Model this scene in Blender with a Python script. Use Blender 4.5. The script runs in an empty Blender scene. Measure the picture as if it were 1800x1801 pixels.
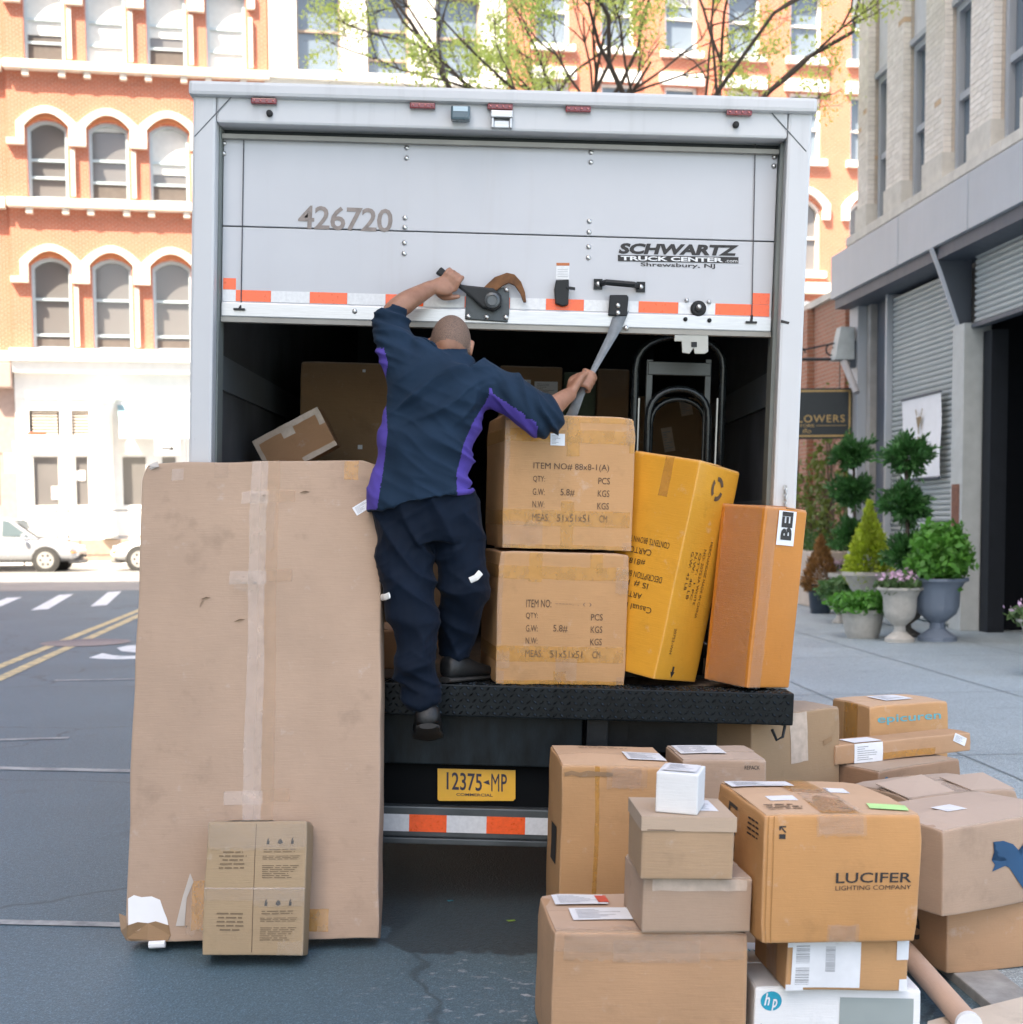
import bpy, bmesh, math, random
from mathutils import Vector, Matrix, noise, Quaternion
random.seed(7)
V = Vector
rad = math.radians
scene = bpy.context.scene
col = scene.collection

# ------------------------------------------------------------------ camera
F, CX, CY = 2500.0, 900.0, 1084.0              # focal length and principal point in photograph pixels (1800 wide)
PITCH, ROLL, CAMH = math.atan(.0695), rad(.4), 1.55
_R = V((1, 0, 0)); FW = V((0, math.cos(PITCH), -math.sin(PITCH))); _U = V((0, math.sin(PITCH), math.cos(PITCH)))
RT = math.cos(ROLL)*_R - math.sin(ROLL)*_U
UP = math.sin(ROLL)*_R + math.cos(ROLL)*_U
CAM = V((0, 0, CAMH))
cd = bpy.data.cameras.new('camera'); cam = bpy.data.objects.new('camera', cd); col.objects.link(cam)
cam.matrix_world = Matrix(((RT.x, UP.x, -FW.x, CAM.x), (RT.y, UP.y, -FW.y, CAM.y), (RT.z, UP.z, -FW.z, CAM.z), (0, 0, 0, 1)))
cd.sensor_width = 36; cd.lens = 36*F/1800; cd.shift_y = (CY-900)/1800; cd.clip_start = .05; cd.clip_end = 2000
cd.dof.use_dof = True; cd.dof.focus_distance = 5.3; cd.dof.aperture_fstop = 4.5
scene.camera = cam
# ------------------------------------------------------------------ light
SUN_EL, SUN_AZ = rad(55), rad(217.7)
w = bpy.data.worlds.new('World'); scene.world = w; w.use_nodes = True
nt = w.node_tree; bg = nt.nodes['Background']
sky = nt.nodes.new('ShaderNodeTexSky'); sky.sky_type = 'NISHITA'; sky.sun_disc = False
sky.sun_elevation = SUN_EL; sky.sun_rotation = SUN_AZ; sky.air_density = 1.0; sky.dust_density = 3.0; sky.ozone_density = .8
nt.links.new(sky.outputs[0], bg.inputs[0]); bg.inputs[1].default_value = .15
sl = bpy.data.lights.new('sun', 'SUN'); sl.energy = 5.0; sl.angle = rad(.53); sl.color = (1, .94, .85)
sun = bpy.data.objects.new('sun', sl); col.objects.link(sun)
SD = V((math.sin(SUN_AZ)*math.cos(SUN_EL), math.cos(SUN_AZ)*math.cos(SUN_EL), math.sin(SUN_EL)))
sun.rotation_euler = SD.to_track_quat('Z', 'Y').to_euler(); sun.location = (-30, -40, 60)
vs = scene.view_settings; vs.view_transform = 'Standard'; vs.look = 'None'; vs.exposure = 1.9; vs.gamma = 1; vs.use_curve_mapping = False
vs.use_white_balance = True; vs.white_balance_temperature = 7150; vs.white_balance_tint = 10

# ------------------------------------------------------------------ pixel helpers (a pixel gives a direction; planes give the distance)
def ray(x, y): return FW + RT*((x-CX)/F) + UP*((CY-y)/F)
def hz(x, y, z=0.0):
    d = ray(x, y); return CAM + d*((z-CAMH)/d.z)
def hy(x, y, Y):
    d = ray(x, y); return CAM + d*(Y/d.y)
def fhit(M, x, y, yl=0.0):
    I = M.inverted(); o = I @ CAM; d = I.to_3x3() @ ray(x, y)
    return o + d*((yl-o.y)/d.y)
def proj(p):
    d = p - CAM; z = d.dot(FW); return CX+F*d.dot(RT)/z, CY-F*d.dot(UP)/z

# ------------------------------------------------------------------ object helpers
def tag(o, label=None, cat=None, group=None, kind=None):
    if label: o['label'] = label
    if cat: o['category'] = cat
    if group: o['group'] = group
    if kind: o['kind'] = kind
    return o
def empty(name, loc=(0, 0, 0), rot=(0, 0, 0), label=None, cat=None, group=None, M=None):
    o = bpy.data.objects.new(name, None); col.objects.link(o); o.empty_display_size = .1
    if M is not None: o.matrix_world = M
    else: o.location = loc; o.rotation_euler = rot
    return tag(o, label, cat, group)
def link(name, me, parent=None, loc=None, rot=None):
    o = bpy.data.objects.new(name, me); col.objects.link(o); o.parent = parent
    if loc is not None: o.location = loc
    if rot is not None: o.rotation_euler = rot
    return o
class MB:
    def __init__(s): s.v = []; s.f = []; s.mi = []
    def add(s, vs, fs, mi=0):
        n = len(s.v); s.v += [V(p) for p in vs]; s.f += [tuple(n+i for i in f) for f in fs]; s.mi += [mi]*len(fs); return s
    def box(s, x0, x1, y0, y1, z0, z1, mi=0):
        return s.add([(x0,y0,z0),(x1,y0,z0),(x1,y1,z0),(x0,y1,z0),(x0,y0,z1),(x1,y0,z1),(x1,y1,z1),(x0,y1,z1)],
                     [(0,3,2,1),(4,5,6,7),(0,1,5,4),(1,2,6,5),(2,3,7,6),(3,0,4,7)], mi)
    def obox(s, c, sx, sy, sz, M=None, mi=0):
        b = MB().box(-sx/2, sx/2, -sy/2, sy/2, -sz/2, sz/2); c = V(c)
        return s.add([c + ((M @ p) if M else p) for p in b.v], b.f, mi)
    def prism(s, poly, y0, y1, mi=0):            # polygon in xz, extruded along y
        n = len(poly)
        vs_ = [(p[0], y0, p[1]) for p in poly] + [(p[0], y1, p[1]) for p in poly]
        fs = [tuple(range(n)), tuple(range(2*n-1, n-1, -1))] + [(i, i+n, (i+1) % n+n, (i+1) % n) for i in range(n)]
        return s.add(vs_, fs, mi)
    def ring(s, outer, inner, y0, y1, mi=0):     # frame between two polygons with the same count
        n = len(outer); vs_ = []
        for y in (y0, y1):
            vs_ += [(p[0], y, p[1]) for p in outer] + [(p[0], y, p[1]) for p in inner]
        fs = []
        for i in range(n):
            j = (i+1) % n
            fs += [(i, j, n+j, n+i), (2*n+i, 3*n+i, 3*n+j, 2*n+j), (i, 2*n+i, 2*n+j, j), (n+i, n+j, 3*n+j, 3*n+i)]
        return s.add(vs_, fs, mi)
    def tube(s, pts, rs, seg=8, mi=0, cap=True, up=None):
        pts = [V(p) for p in pts]; n = len(pts)
        if not hasattr(rs, '__len__'): rs = [rs]*n
        vs_ = []; ref = None
        for i, p in enumerate(pts):
            t = (pts[min(i+1, n-1)] - pts[max(i-1, 0)])
            t = t.normalized() if t.length > 1e-9 else V((0, 0, 1))
            if ref is None:
                ref = V(up) if up else (V((0, 0, 1)) if abs(t.z) < .9 else V((1, 0, 0)))
            a = (ref - t*ref.dot(t)); a = a.normalized() if a.length > 1e-6 else t.orthogonal().normalized()
            ref = a; b = t.cross(a)
            r = rs[i]; ra, rb = r if hasattr(r, '__len__') else (r, r)
            for k in range(seg):
                an = 2*math.pi*k/seg; vs_.append(p + a*(ra*math.cos(an)) + b*(rb*math.sin(an)))
        fs = [(i*seg+k, i*seg+(k+1) % seg, (i+1)*seg+(k+1) % seg, (i+1)*seg+k) for i in range(n-1) for k in range(seg)]
        if cap: fs += [tuple(range(seg-1, -1, -1)), tuple(range((n-1)*seg, n*seg))]
        return s.add(vs_, fs, mi)
    def lathe(s, prof, seg=20, c=(0, 0, 0), mi=0, flute=0, nf=0):
        c = V(c); n = len(prof); vs_ = []
        for r, z in prof:
            for k in range(seg):
                an = 2*math.pi*k/seg; rr = r*(1+flute*math.cos(nf*an)) if nf else r
                vs_.append(c + V((rr*math.cos(an), rr*math.sin(an), z)))
        fs = [(i*seg+k, i*seg+(k+1) % seg, (i+1)*seg+(k+1) % seg, (i+1)*seg+k) for i in range(n-1) for k in range(seg)]
        fs += [tuple(range(seg-1, -1, -1)), tuple(range((n-1)*seg, n*seg))]
        return s.add(vs_, fs, mi)
    def mesh(s, name, mats, bevel=0, smooth=False, seg=2):
        me = bpy.data.meshes.new(name); me.from_pydata([tuple(p) for p in s.v], [], s.f)
        for m in (mats if isinstance(mats, (list, tuple)) else [mats]): me.materials.append(m)
        for p, i in zip(me.polygons, s.mi): p.material_index = i
        if bevel:
            bm = bmesh.new(); bm.from_mesh(me)
            bmesh.ops.recalc_face_normals(bm, faces=bm.faces)
            es = [e for e in bm.edges if len(e.link_faces) == 2 and e.calc_face_angle(0) > .6]
            bmesh.ops.bevel(bm, geom=es, offset=bevel, segments=seg, affect='EDGES', profile=.6, clamp_overlap=True)
            bm.to_mesh(me); bm.free()
        if smooth:
            me.polygons.foreach_set('use_smooth', [True]*len(me.polygons))
        me.update(); return me
    def build(s, name, mats, parent=None, bevel=0, smooth=False, seg=2, auto=False):
        me = s.mesh(name, mats, bevel, smooth, seg)
        if auto: me.set_sharp_from_angle(angle=rad(38))
        return link(name, me, parent)

# ------------------------------------------------------------------ materials
MATS = {}
def newmat(name):
    m = bpy.data.materials.new(name); m.use_nodes = True; n = m.node_tree
    return m, n, n.nodes['Principled BSDF']
def nd(n, t, **k):
    x = n.nodes.new(t)
    for a, b in k.items():
        if a.startswith('i_'):
            key = a[2:]; x.inputs[int(key) if key.isdigit() else key.replace('_', ' ')].default_value = b
        else: setattr(x, a, b)
    return x
def coords(n, scale=(1, 1, 1), which='Object'):
    t = nd(n, 'ShaderNodeTexCoord'); mp = nd(n, 'ShaderNodeMapping'); mp.inputs['Scale'].default_value = scale
    n.links.new(t.outputs[which], mp.inputs[0]); return mp.outputs[0]
def ramp(n, src, stops):
    r = nd(n, 'ShaderNodeValToRGB'); e = r.color_ramp.elements
    while len(e) < len(stops): e.new(.5)
    for el, (p, c) in zip(e, stops): el.position = p; el.color = c if len(c) == 4 else (*c, 1)
    n.links.new(src, r.inputs[0]); return r.outputs[0]
def mixc(n, fac, a, b, mode='MIX'):
    x = nd(n, 'ShaderNodeMix', data_type='RGBA', blend_type=mode)
    for i, s_ in ((0, fac), (6, a), (7, b)):
        if hasattr(s_, 'is_output'): n.links.new(s_, x.inputs[i])
        else: x.inputs[i].default_value = (*s_, 1) if (i and len(s_) == 3) else s_
    return x.outputs[2]
def noise_(n, vec, scale, detail=4, rough=.55):
    x = nd(n, 'ShaderNodeTexNoise', i_Scale=scale, i_Detail=detail, i_Roughness=rough); n.links.new(vec, x.inputs['Vector']); return x.outputs[0]
def bump(n, b, h, strength=.3, dist=.01):
    x = nd(n, 'ShaderNodeBump', i_Strength=strength, i_Distance=dist); n.links.new(h, x.inputs['Height']); n.links.new(x.outputs[0], b.inputs['Normal'])
def mul(c, k): return tuple(min(1, max(0, x*k)) for x in c[:3])
def simple(name, c, rough=.6, metal=0, var=.12, scale=6, bmp=0, spec=.5, coat=0, bscale=None, stretch=(1, 1, 1)):
    if name in MATS: return MATS[name]
    m, n, b = newmat(name); v = coords(n, stretch)
    f = noise_(n, v, scale, 5)
    n.links.new(ramp(n, f, [(.3, mul(c, 1-var)), (.7, mul(c, 1+var))]), b.inputs['Base Color'])
    rr = nd(n, 'ShaderNodeMapRange', i_To_Min=max(.02, rough-.1), i_To_Max=min(1, rough+.1)); n.links.new(f, rr.inputs[0]); n.links.new(rr.outputs[0], b.inputs['Roughness'])
    b.inputs['Metallic'].default_value = metal; b.inputs['Specular IOR Level'].default_value = spec; b.inputs['Coat Weight'].default_value = coat
    if bmp: bump(n, b, noise_(n, v, bscale or scale*8, 4), bmp, .004)
    MATS[name] = m; return m
def cardboard(name, c, stain=.10, coat=0.0, corr='z'):
    if name in MATS: return MATS[name]
    m, n, b = newmat(name); v = coords(n)
    oi = nd(n, 'ShaderNodeObjectInfo'); va = nd(n, 'ShaderNodeVectorMath', operation='ADD'); n.links.new(v, va.inputs[0])
    vm = nd(n, 'ShaderNodeVectorMath', operation='SCALE'); vm.inputs[0].default_value = (37, 53, 71); n.links.new(oi.outputs['Random'], vm.inputs['Scale']); n.links.new(vm.outputs[0], va.inputs[1]); vv = va.outputs[0]
    big = noise_(n, vv, 3.2, 4); c1 = ramp(n, big, [(.3, mul(c, 1-stain)), (.55, c), (.8, mul(c, 1+stain*.8))])
    mp = nd(n, 'ShaderNodeMapping'); mp.inputs['Scale'].default_value = (16, 16, 300) if corr == 'z' else (300, 300, 16); n.links.new(vv, mp.inputs[0])
    fib = noise_(n, mp.outputs[0], 1, 3); c2 = mixc(n, ramp(n, fib, [(.35, (0, 0, 0)), (.75, (.4, .4, .4))]), c1, mul(c, .86))
    speck = noise_(n, vv, 420, 2); c3 = mixc(n, ramp(n, speck, [(.60, (0, 0, 0)), (.8, (.45, .45, .45))]), c2, mul(c, .72))
    sc = noise_(n, vv, 11, 6, .7); c4 = mixc(n, ramp(n, sc, [(.61, (0, 0, 0)), (.72, (.5, .5, .5))]), c3, tuple(x*.6+.22 for x in c))
    dk = noise_(n, vv, 7.3, 5, .65); c5 = mixc(n, ramp(n, dk, [(.58, (0, 0, 0)), (.76, (.5, .5, .5))]), c4, mul(c, .6))
    ge = nd(n, 'ShaderNodeNewGeometry'); c6 = mixc(n, ramp(n, ge.outputs['Pointiness'], [(.52, (0, 0, 0)), (.60, (.5, .5, .5))]), c5, tuple(x*.7+.24 for x in c))
    hs = nd(n, 'ShaderNodeHueSaturation'); n.links.new(c6, hs.inputs['Color'])
    mr = nd(n, 'ShaderNodeMapRange', i_To_Min=.93, i_To_Max=1.07); n.links.new(oi.outputs['Random'], mr.inputs[0]); n.links.new(mr.outputs[0], hs.inputs['Value'])
    n.links.new(hs.outputs[0], b.inputs['Base Color']); b.inputs['Roughness'].default_value = .72; b.inputs['Specular IOR Level'].default_value = .3; b.inputs['Coat Weight'].default_value = coat; b.inputs['Coat Roughness'].default_value = .25
    ad = nd(n, 'ShaderNodeMath', operation='MULTIPLY_ADD', i_1=.55); n.links.new(fib, ad.inputs[0]); n.links.new(noise_(n, vv, 22, 5), ad.inputs[2]); bump(n, b, ad.outputs[0], .30, .005)
    MATS[name] = m; return m
def tapemat(name, c, alpha, rough=.22, bmp=.35):
    if name in MATS: return MATS[name]
    m, n, b = newmat(name); v = coords(n)
    f = noise_(n, v, 30, 4); n.links.new(ramp(n, f, [(.3, mul(c, .85)), (.7, mul(c, 1.12))]), b.inputs['Base Color'])
    b.inputs['Roughness'].default_value = rough; b.inputs['Alpha'].default_value = alpha; b.inputs['Coat Weight'].default_value = .4; b.inputs['Coat Roughness'].default_value = .12
    mp = nd(n, 'ShaderNodeMapping'); mp.inputs['Scale'].default_value = (40, 40, 14); n.links.new(v, mp.inputs[0])
    bump(n, b, noise_(n, mp.outputs[0], 1, 3), bmp, .01); MATS[name] = m; return m
def filmmat(name, tint, body=.05, rough=.10, bmp=.5):
    if name in MATS: return MATS[name]
    m, n, b = newmat(name); v = coords(n); tr = nd(n, 'ShaderNodeBsdfTransparent'); tr.inputs[0].default_value = (*tint, 1)
    gl = nd(n, 'ShaderNodeBsdfGlossy', i_Roughness=rough); gl.inputs[0].default_value = (.95, .95, .95, 1)
    df = nd(n, 'ShaderNodeBsdfDiffuse'); df.inputs[0].default_value = (.75, .72, .68, 1)
    m1 = nd(n, 'ShaderNodeMixShader', i_0=body); n.links.new(tr.outputs[0], m1.inputs[1]); n.links.new(df.outputs[0], m1.inputs[2])
    lw = nd(n, 'ShaderNodeLayerWeight', i_Blend=.10); m2 = nd(n, 'ShaderNodeMixShader'); n.links.new(lw.outputs['Fresnel'], m2.inputs[0]); n.links.new(m1.outputs[0], m2.inputs[1]); n.links.new(gl.outputs[0], m2.inputs[2])
    mp = nd(n, 'ShaderNodeMapping'); mp.inputs['Scale'].default_value = (60, 60, 22); n.links.new(v, mp.inputs[0]); bp = nd(n, 'ShaderNodeBump', i_Strength=bmp, i_Distance=.01); n.links.new(noise_(n, mp.outputs[0], 1, 3), bp.inputs['Height'])
    n.links.new(bp.outputs[0], gl.inputs['Normal']); n.links.new(bp.outputs[0], lw.inputs['Normal']); n.links.new(m2.outputs[0], n.nodes['Material Output'].inputs[0]); MATS[name] = m; return m
def brickmat(name, c, mortar, scale=1.0, wash=None, var=.2):
    if name in MATS: return MATS[name]
    m, n, b = newmat(name); t = nd(n, 'ShaderNodeTexCoord'); sp = nd(n, 'ShaderNodeSeparateXYZ'); n.links.new(t.outputs['Object'], sp.inputs[0])
    ad = nd(n, 'ShaderNodeMath', operation='ADD'); n.links.new(sp.outputs[0], ad.inputs[0]); n.links.new(sp.outputs[1], ad.inputs[1])
    cb = nd(n, 'ShaderNodeCombineXYZ'); n.links.new(ad.outputs[0], cb.inputs[0]); n.links.new(sp.outputs[2], cb.inputs[1])
    br = nd(n, 'ShaderNodeTexBrick', i_Scale=scale); br.inputs['Color1'].default_value = (*c, 1); br.inputs['Color2'].default_value = (*mul(c, 1-var), 1); br.inputs['Mortar'].default_value = (*mortar, 1)
    br.inputs['Brick Width'].default_value = .22; br.inputs['Row Height'].default_value = .075; br.inputs['Mortar Size'].default_value = .009; br.inputs['Bias'].default_value = -.1
    n.links.new(cb.outputs[0], br.inputs[0]); v = t.outputs['Object']
    cc = mixc(n, ramp(n, noise_(n, v, .5, 5), [(.35, (0, 0, 0)), (.75, (.5, .5, .5))]), br.outputs[0], wash or mul(c, .75))
    n.links.new(cc, b.inputs['Base Color']); b.inputs['Roughness'].default_value = .85
    bump(n, b, br.outputs['Fac'], -.4, .006); MATS[name] = m; return m
def glassmat(name, c=(.03, .04, .05), rough=.05, alpha=1):
    if name in MATS: return MATS[name]
    m, n, b = newmat(name); b.inputs['Base Color'].default_value = (*c, 1); b.inputs['Roughness'].default_value = rough; b.inputs['Specular IOR Level'].default_value = .6
    v = coords(n); bump(n, b, noise_(n, v, .7, 2), .05, .05); b.inputs['Alpha'].default_value = alpha; MATS[name] = m; return m
def paintmat(name, c, grime=(.35, .36, .36), amt=.5, rough=.38, streak=True):
    if name in MATS: return MATS[name]
    m, n, b = newmat(name); v = coords(n)
    big = noise_(n, v, 1.4, 5); c1 = ramp(n, big, [(.3, mul(c, .95)), (.7, mul(c, 1.03))])
    mp = nd(n, 'ShaderNodeMapping'); mp.inputs['Scale'].default_value = (16, 16, 1.1) if streak else (5, 5, 5); n.links.new(v, mp.inputs[0])
    st = noise_(n, mp.outputs[0], 1, 6, .6); c2 = mixc(n, ramp(n, st, [(.58, (0, 0, 0)), (.85, (amt*.6,)*3)]), c1, grime)
    sp = noise_(n, v, 38, 5, .7); c3 = mixc(n, ramp(n, sp, [(.68, (0, 0, 0)), (.76, (amt,)*3)]), c2, grime)
    n.links.new(c3, b.inputs['Base Color']); rr = nd(n, 'ShaderNodeMapRange', i_To_Min=rough-.08, i_To_Max=rough+.18); n.links.new(st, rr.inputs[0]); n.links.new(rr.outputs[0], b.inputs['Roughness'])
    bump(n, b, big, .05, .02); MATS[name] = m; return m
def leafmat(name, c, trans=.35):
    if name in MATS: return MATS[name]
    m, n, b = newmat(name); v = coords(n); f = noise_(n, v, 9, 3)
    n.links.new(ramp(n, f, [(.3, mul(c, .6)), (.5, c), (.72, mul(c, 1.5))]), b.inputs['Base Color']); b.inputs['Roughness'].default_value = .5
    tr = nd(n, 'ShaderNodeBsdfTranslucent'); tr.inputs[0].default_value = (*mul(c, 1.5), 1); mx = nd(n, 'ShaderNodeMixShader', i_0=trans)
    n.links.new(b.outputs[0], mx.inputs[1]); n.links.new(tr.outputs[0], mx.inputs[2]); n.links.new(mx.outputs[0], n.nodes['Material Output'].inputs[0]); MATS[name] = m; return m

INK = simple('black_ink', (.022, .020, .020), .6, var=.3, scale=60)
INKB = simple('brown_ink', (.11, .065, .035), .7, var=.3, scale=60)
TXT = {}
def text_mesh(s, bold=0, shear=0, space=1.0):
    k = (s, bold, shear, space)
    if k not in TXT:
        cu = bpy.data.curves.new('t', 'FONT'); cu.body = s; cu.size = 1; cu.offset = bold; cu.shear = shear; cu.resolution_u = 3; cu.space_character = space
        ob = bpy.data.objects.new('t', cu); col.objects.link(ob)
        me = bpy.data.meshes.new_from_object(ob.evaluated_get(bpy.context.evaluated_depsgraph_get()))
        vs_ = [v.co.copy() for v in me.vertices]; fs = [tuple(p.vertices) for p in me.polygons]
        bpy.data.objects.remove(ob); bpy.data.curves.remove(cu); bpy.data.meshes.remove(me)
        x0 = min(v.x for v in vs_); x1 = max(v.x for v in vs_); y0 = min(v.y for v in vs_); y1 = max(v.y for v in vs_)
        TXT[k] = ([((v.x-x0)/(x1-x0), (v.y-y0)/(y1-y0)) for v in vs_], fs)
    return TXT[k]
def add_text(mb, s, fn, bold=0, shear=0, mi=0, space=1.0):     # fn maps (0..1, 0..1) to a point
    vs_, fs = text_mesh(s, bold, shear, space); return mb.add([fn(a, b) for a, b in vs_], fs, mi)
for s_ in ('426720', 'SCHWARTZ'): text_mesh(s_)
# ================================================================== GROUND
def asphalt(name, c, chips=True):
    m, n, b = newmat(name); v = coords(n)
    c1 = ramp(n, noise_(n, v, .55, 5), [(.3, mul(c, .82)), (.7, mul(c, 1.15))])
    ag = nd(n, 'ShaderNodeTexVoronoi', i_Scale=120); n.links.new(v, ag.inputs[0])
    c2 = mixc(n, ramp(n, ag.outputs['Distance'], [(.12, (.75, .75, .75)), (.42, (0, 0, 0))]), c1, mul(c, 2.1))
    c3 = mixc(n, ramp(n, noise_(n, v, 150, 3), [(.50, (0, 0, 0)), (.68, (.85, .85, .85))]), c2, mul(c, .35))
    if chips:      # worn white paint specks and an old damp stain, both with shapes of their own
        t = nd(n, 'ShaderNodeTexCoord'); mp = nd(n, 'ShaderNodeMapping'); mp.inputs['Location'].default_value = (-.12, -4.55, 0); n.links.new(t.outputs['Object'], mp.inputs[0])
        ln = nd(n, 'ShaderNodeVectorMath', operation='LENGTH'); n.links.new(mp.outputs[0], ln.inputs[0])
        reg = ramp(n, ln.outputs['Value'], [(.18, (1, 1, 1)), (.75, (0, 0, 0))])
        mp2 = nd(n, 'ShaderNodeMapping'); mp2.inputs['Scale'].default_value = (15, 22, 1); mp2.inputs['Rotation'].default_value = (0, 0, .35); n.links.new(t.outputs['Object'], mp2.inputs[0])
        sp = ramp(n, noise_(n, mp2.outputs[0], 1.2, 3, .55), [(.60, (0, 0, 0)), (.67, (.8, .8, .8))])
        c3 = mixc(n, mixc(n, (1.0), reg, sp, 'MULTIPLY'), c3, (.42, .43, .44))
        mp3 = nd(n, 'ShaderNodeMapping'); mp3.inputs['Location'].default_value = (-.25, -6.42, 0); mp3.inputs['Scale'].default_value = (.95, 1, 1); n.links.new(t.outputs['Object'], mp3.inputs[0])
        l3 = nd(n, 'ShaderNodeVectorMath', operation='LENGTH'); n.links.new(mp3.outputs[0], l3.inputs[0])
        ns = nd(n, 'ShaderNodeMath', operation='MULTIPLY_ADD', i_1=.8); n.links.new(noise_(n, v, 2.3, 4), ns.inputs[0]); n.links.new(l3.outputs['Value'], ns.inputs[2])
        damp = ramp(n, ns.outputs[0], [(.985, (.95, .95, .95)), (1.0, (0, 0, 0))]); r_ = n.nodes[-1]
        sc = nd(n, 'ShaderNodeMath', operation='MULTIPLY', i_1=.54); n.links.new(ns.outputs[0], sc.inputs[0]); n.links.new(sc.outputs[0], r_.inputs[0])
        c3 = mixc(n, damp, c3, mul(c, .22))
    spk = noise_(n, v, 3.1, 7, .8); gv = noise_(n, v, 46, 3, .8); c3 = mixc(n, ramp(n, gv, [(.42, (.5, .5, .5)), (.58, (0, 0, 0))]), c3, mul(c, .55)); c4 = mixc(n, ramp(n, spk, [(.70, (0, 0, 0)), (.74, (.4, .4, .4))]), c3, mul(c, 2.6))
    wn = nd(n, 'ShaderNodeTexNoise', i_Scale=1.3, i_Detail=5); n.links.new(v, wn.inputs[0]); wx = nd(n, 'ShaderNodeVectorMath', operation='MULTIPLY_ADD'); n.links.new(wn.outputs['Color'], wx.inputs[0]); wx.inputs[1].default_value = (.9, .9, .9); n.links.new(v, wx.inputs[2])
    ck = nd(n, 'ShaderNodeTexVoronoi', feature='DISTANCE_TO_EDGE', i_Scale=.42); n.links.new(wx.outputs[0], ck.inputs[0]); c4 = mixc(n, ramp(n, ck.outputs['Distance'], [(.003, (.7, .7, .7) if chips else (.12, .12, .12)), (.008, (0, 0, 0))]), c4, mul(c, .35))
    ol = noise_(n, v, 1.9, 5, .6); c4 = mixc(n, ramp(n, ol, [(.62, (0, 0, 0)), (.72, (.45, .45, .45))]), c4, mul(c, .5))
    n.links.new(c4, b.inputs['Base Color']); b.inputs['Roughness'].default_value = .58
    hh = nd(n, 'ShaderNodeMath', operation='SUBTRACT'); n.links.new(noise_(n, v, 230, 3), hh.inputs[0]); n.links.new(ag.outputs['Distance'], hh.inputs[1])
    bump(n, b, hh.outputs[0], .5, .006); return m
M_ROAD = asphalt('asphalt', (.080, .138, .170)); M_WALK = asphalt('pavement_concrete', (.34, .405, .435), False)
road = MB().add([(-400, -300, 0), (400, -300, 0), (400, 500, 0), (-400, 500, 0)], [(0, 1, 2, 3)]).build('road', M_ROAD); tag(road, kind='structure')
def strip(name, pts, mat, z=.004):
    o = MB().add([(p[0], p[1], z) for p in pts], [tuple(range(len(pts)))]).build(name, mat, road); return o
def wornpaint(name, c, wear=.5):
    m, n, b = newmat(name); v = coords(n)
    f = noise_(n, v, 5, 6, .7); k = ramp(n, f, [(wear-.12, (.25, .25, .25)), (wear+.12, (1, 1, 1))])
    n.links.new(mixc(n, k, (.13, .14, .145), c), b.inputs['Base Color']); b.inputs['Roughness'].default_value = .7; return m
M_WPAINT = wornpaint('worn_white_paint', (.72, .72, .70), .38); M_YPAINT = wornpaint('worn_yellow_paint', (.66, .50, .24), .46); M_CHALK = wornpaint('faded_line_paint', (.40, .40, .39), .50)
def line(name, a, b, wd, mat):
    a = V(a); b = V(b); d = (b-a).normalized(); q = V((-d.y, d.x, 0))*wd/2
    pts = []
    n = 14
    for i in range(n+1): pts.append(a+(b-a)*i/n + q*(1+.25*noise.noise(V((i*1.7, a.x, a.y)))))
    for i in range(n, -1, -1): pts.append(a+(b-a)*i/n - q*(1+.25*noise.noise(V((i*1.9, a.y, 5)))))
    return strip(name, pts, mat)
for a, b in (((243, 1083), (0, 1193)), ((243, 1074), (0, 1172))):
    p, q = hz(*a), hz(*b); d = (p-q).normalized(); line('yellow_line', q-d*9, p+d*1.2, .13, M_YPAINT)
for a, b, w_ in (((0, 1351), (236, 1356), .10), ((0, 1622), (214, 1627), .06)):
    p, q = hz(*a), hz(*b); d = (q-p).normalized(); line('faded_road_line', p-d*4, q+d*.9, w_, M_CHALK)
pa, pb, pc = hz(55, 1073), hz(160, 1066), hz(105, 1046)
step = pb-pa; ln_ = pc-pa
for i in range(-3, 7):
    o_ = pa+step*i; strip('crosswalk_stripe', [o_, o_+step.normalized()*.36, o_+ln_+step.normalized()*.36, o_+ln_], M_WPAINT)
s0 = hz(146, 1160); mb = MB(); add_text(mb, 'S', lambda a, b: V((s0.x+a*.86-.02*b, s0.y+b*2.0, .004)), bold=.03); mb.build('painted_letter', M_WPAINT, road)
mh = hz(152, 1130); mb = MB(); mb.lathe([(.54, .0), (.56, .006), (.47, .008), (.46, .004), (.1, .006)], 28, mh); mb.build('manhole_cover', simple('cast_iron_cover', (.16, .14, .15), .55, .2, .3, 20, .4), road, smooth=True, auto=True)
for px_, py_, w_ in ((190, 1195, .5), (32, 1300, .35)):
    p = hz(px_, py_); line('faded_road_line', p-V((w_, .05, 0)), p+V((w_, .05, 0)), .09, M_CHALK)

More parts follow.
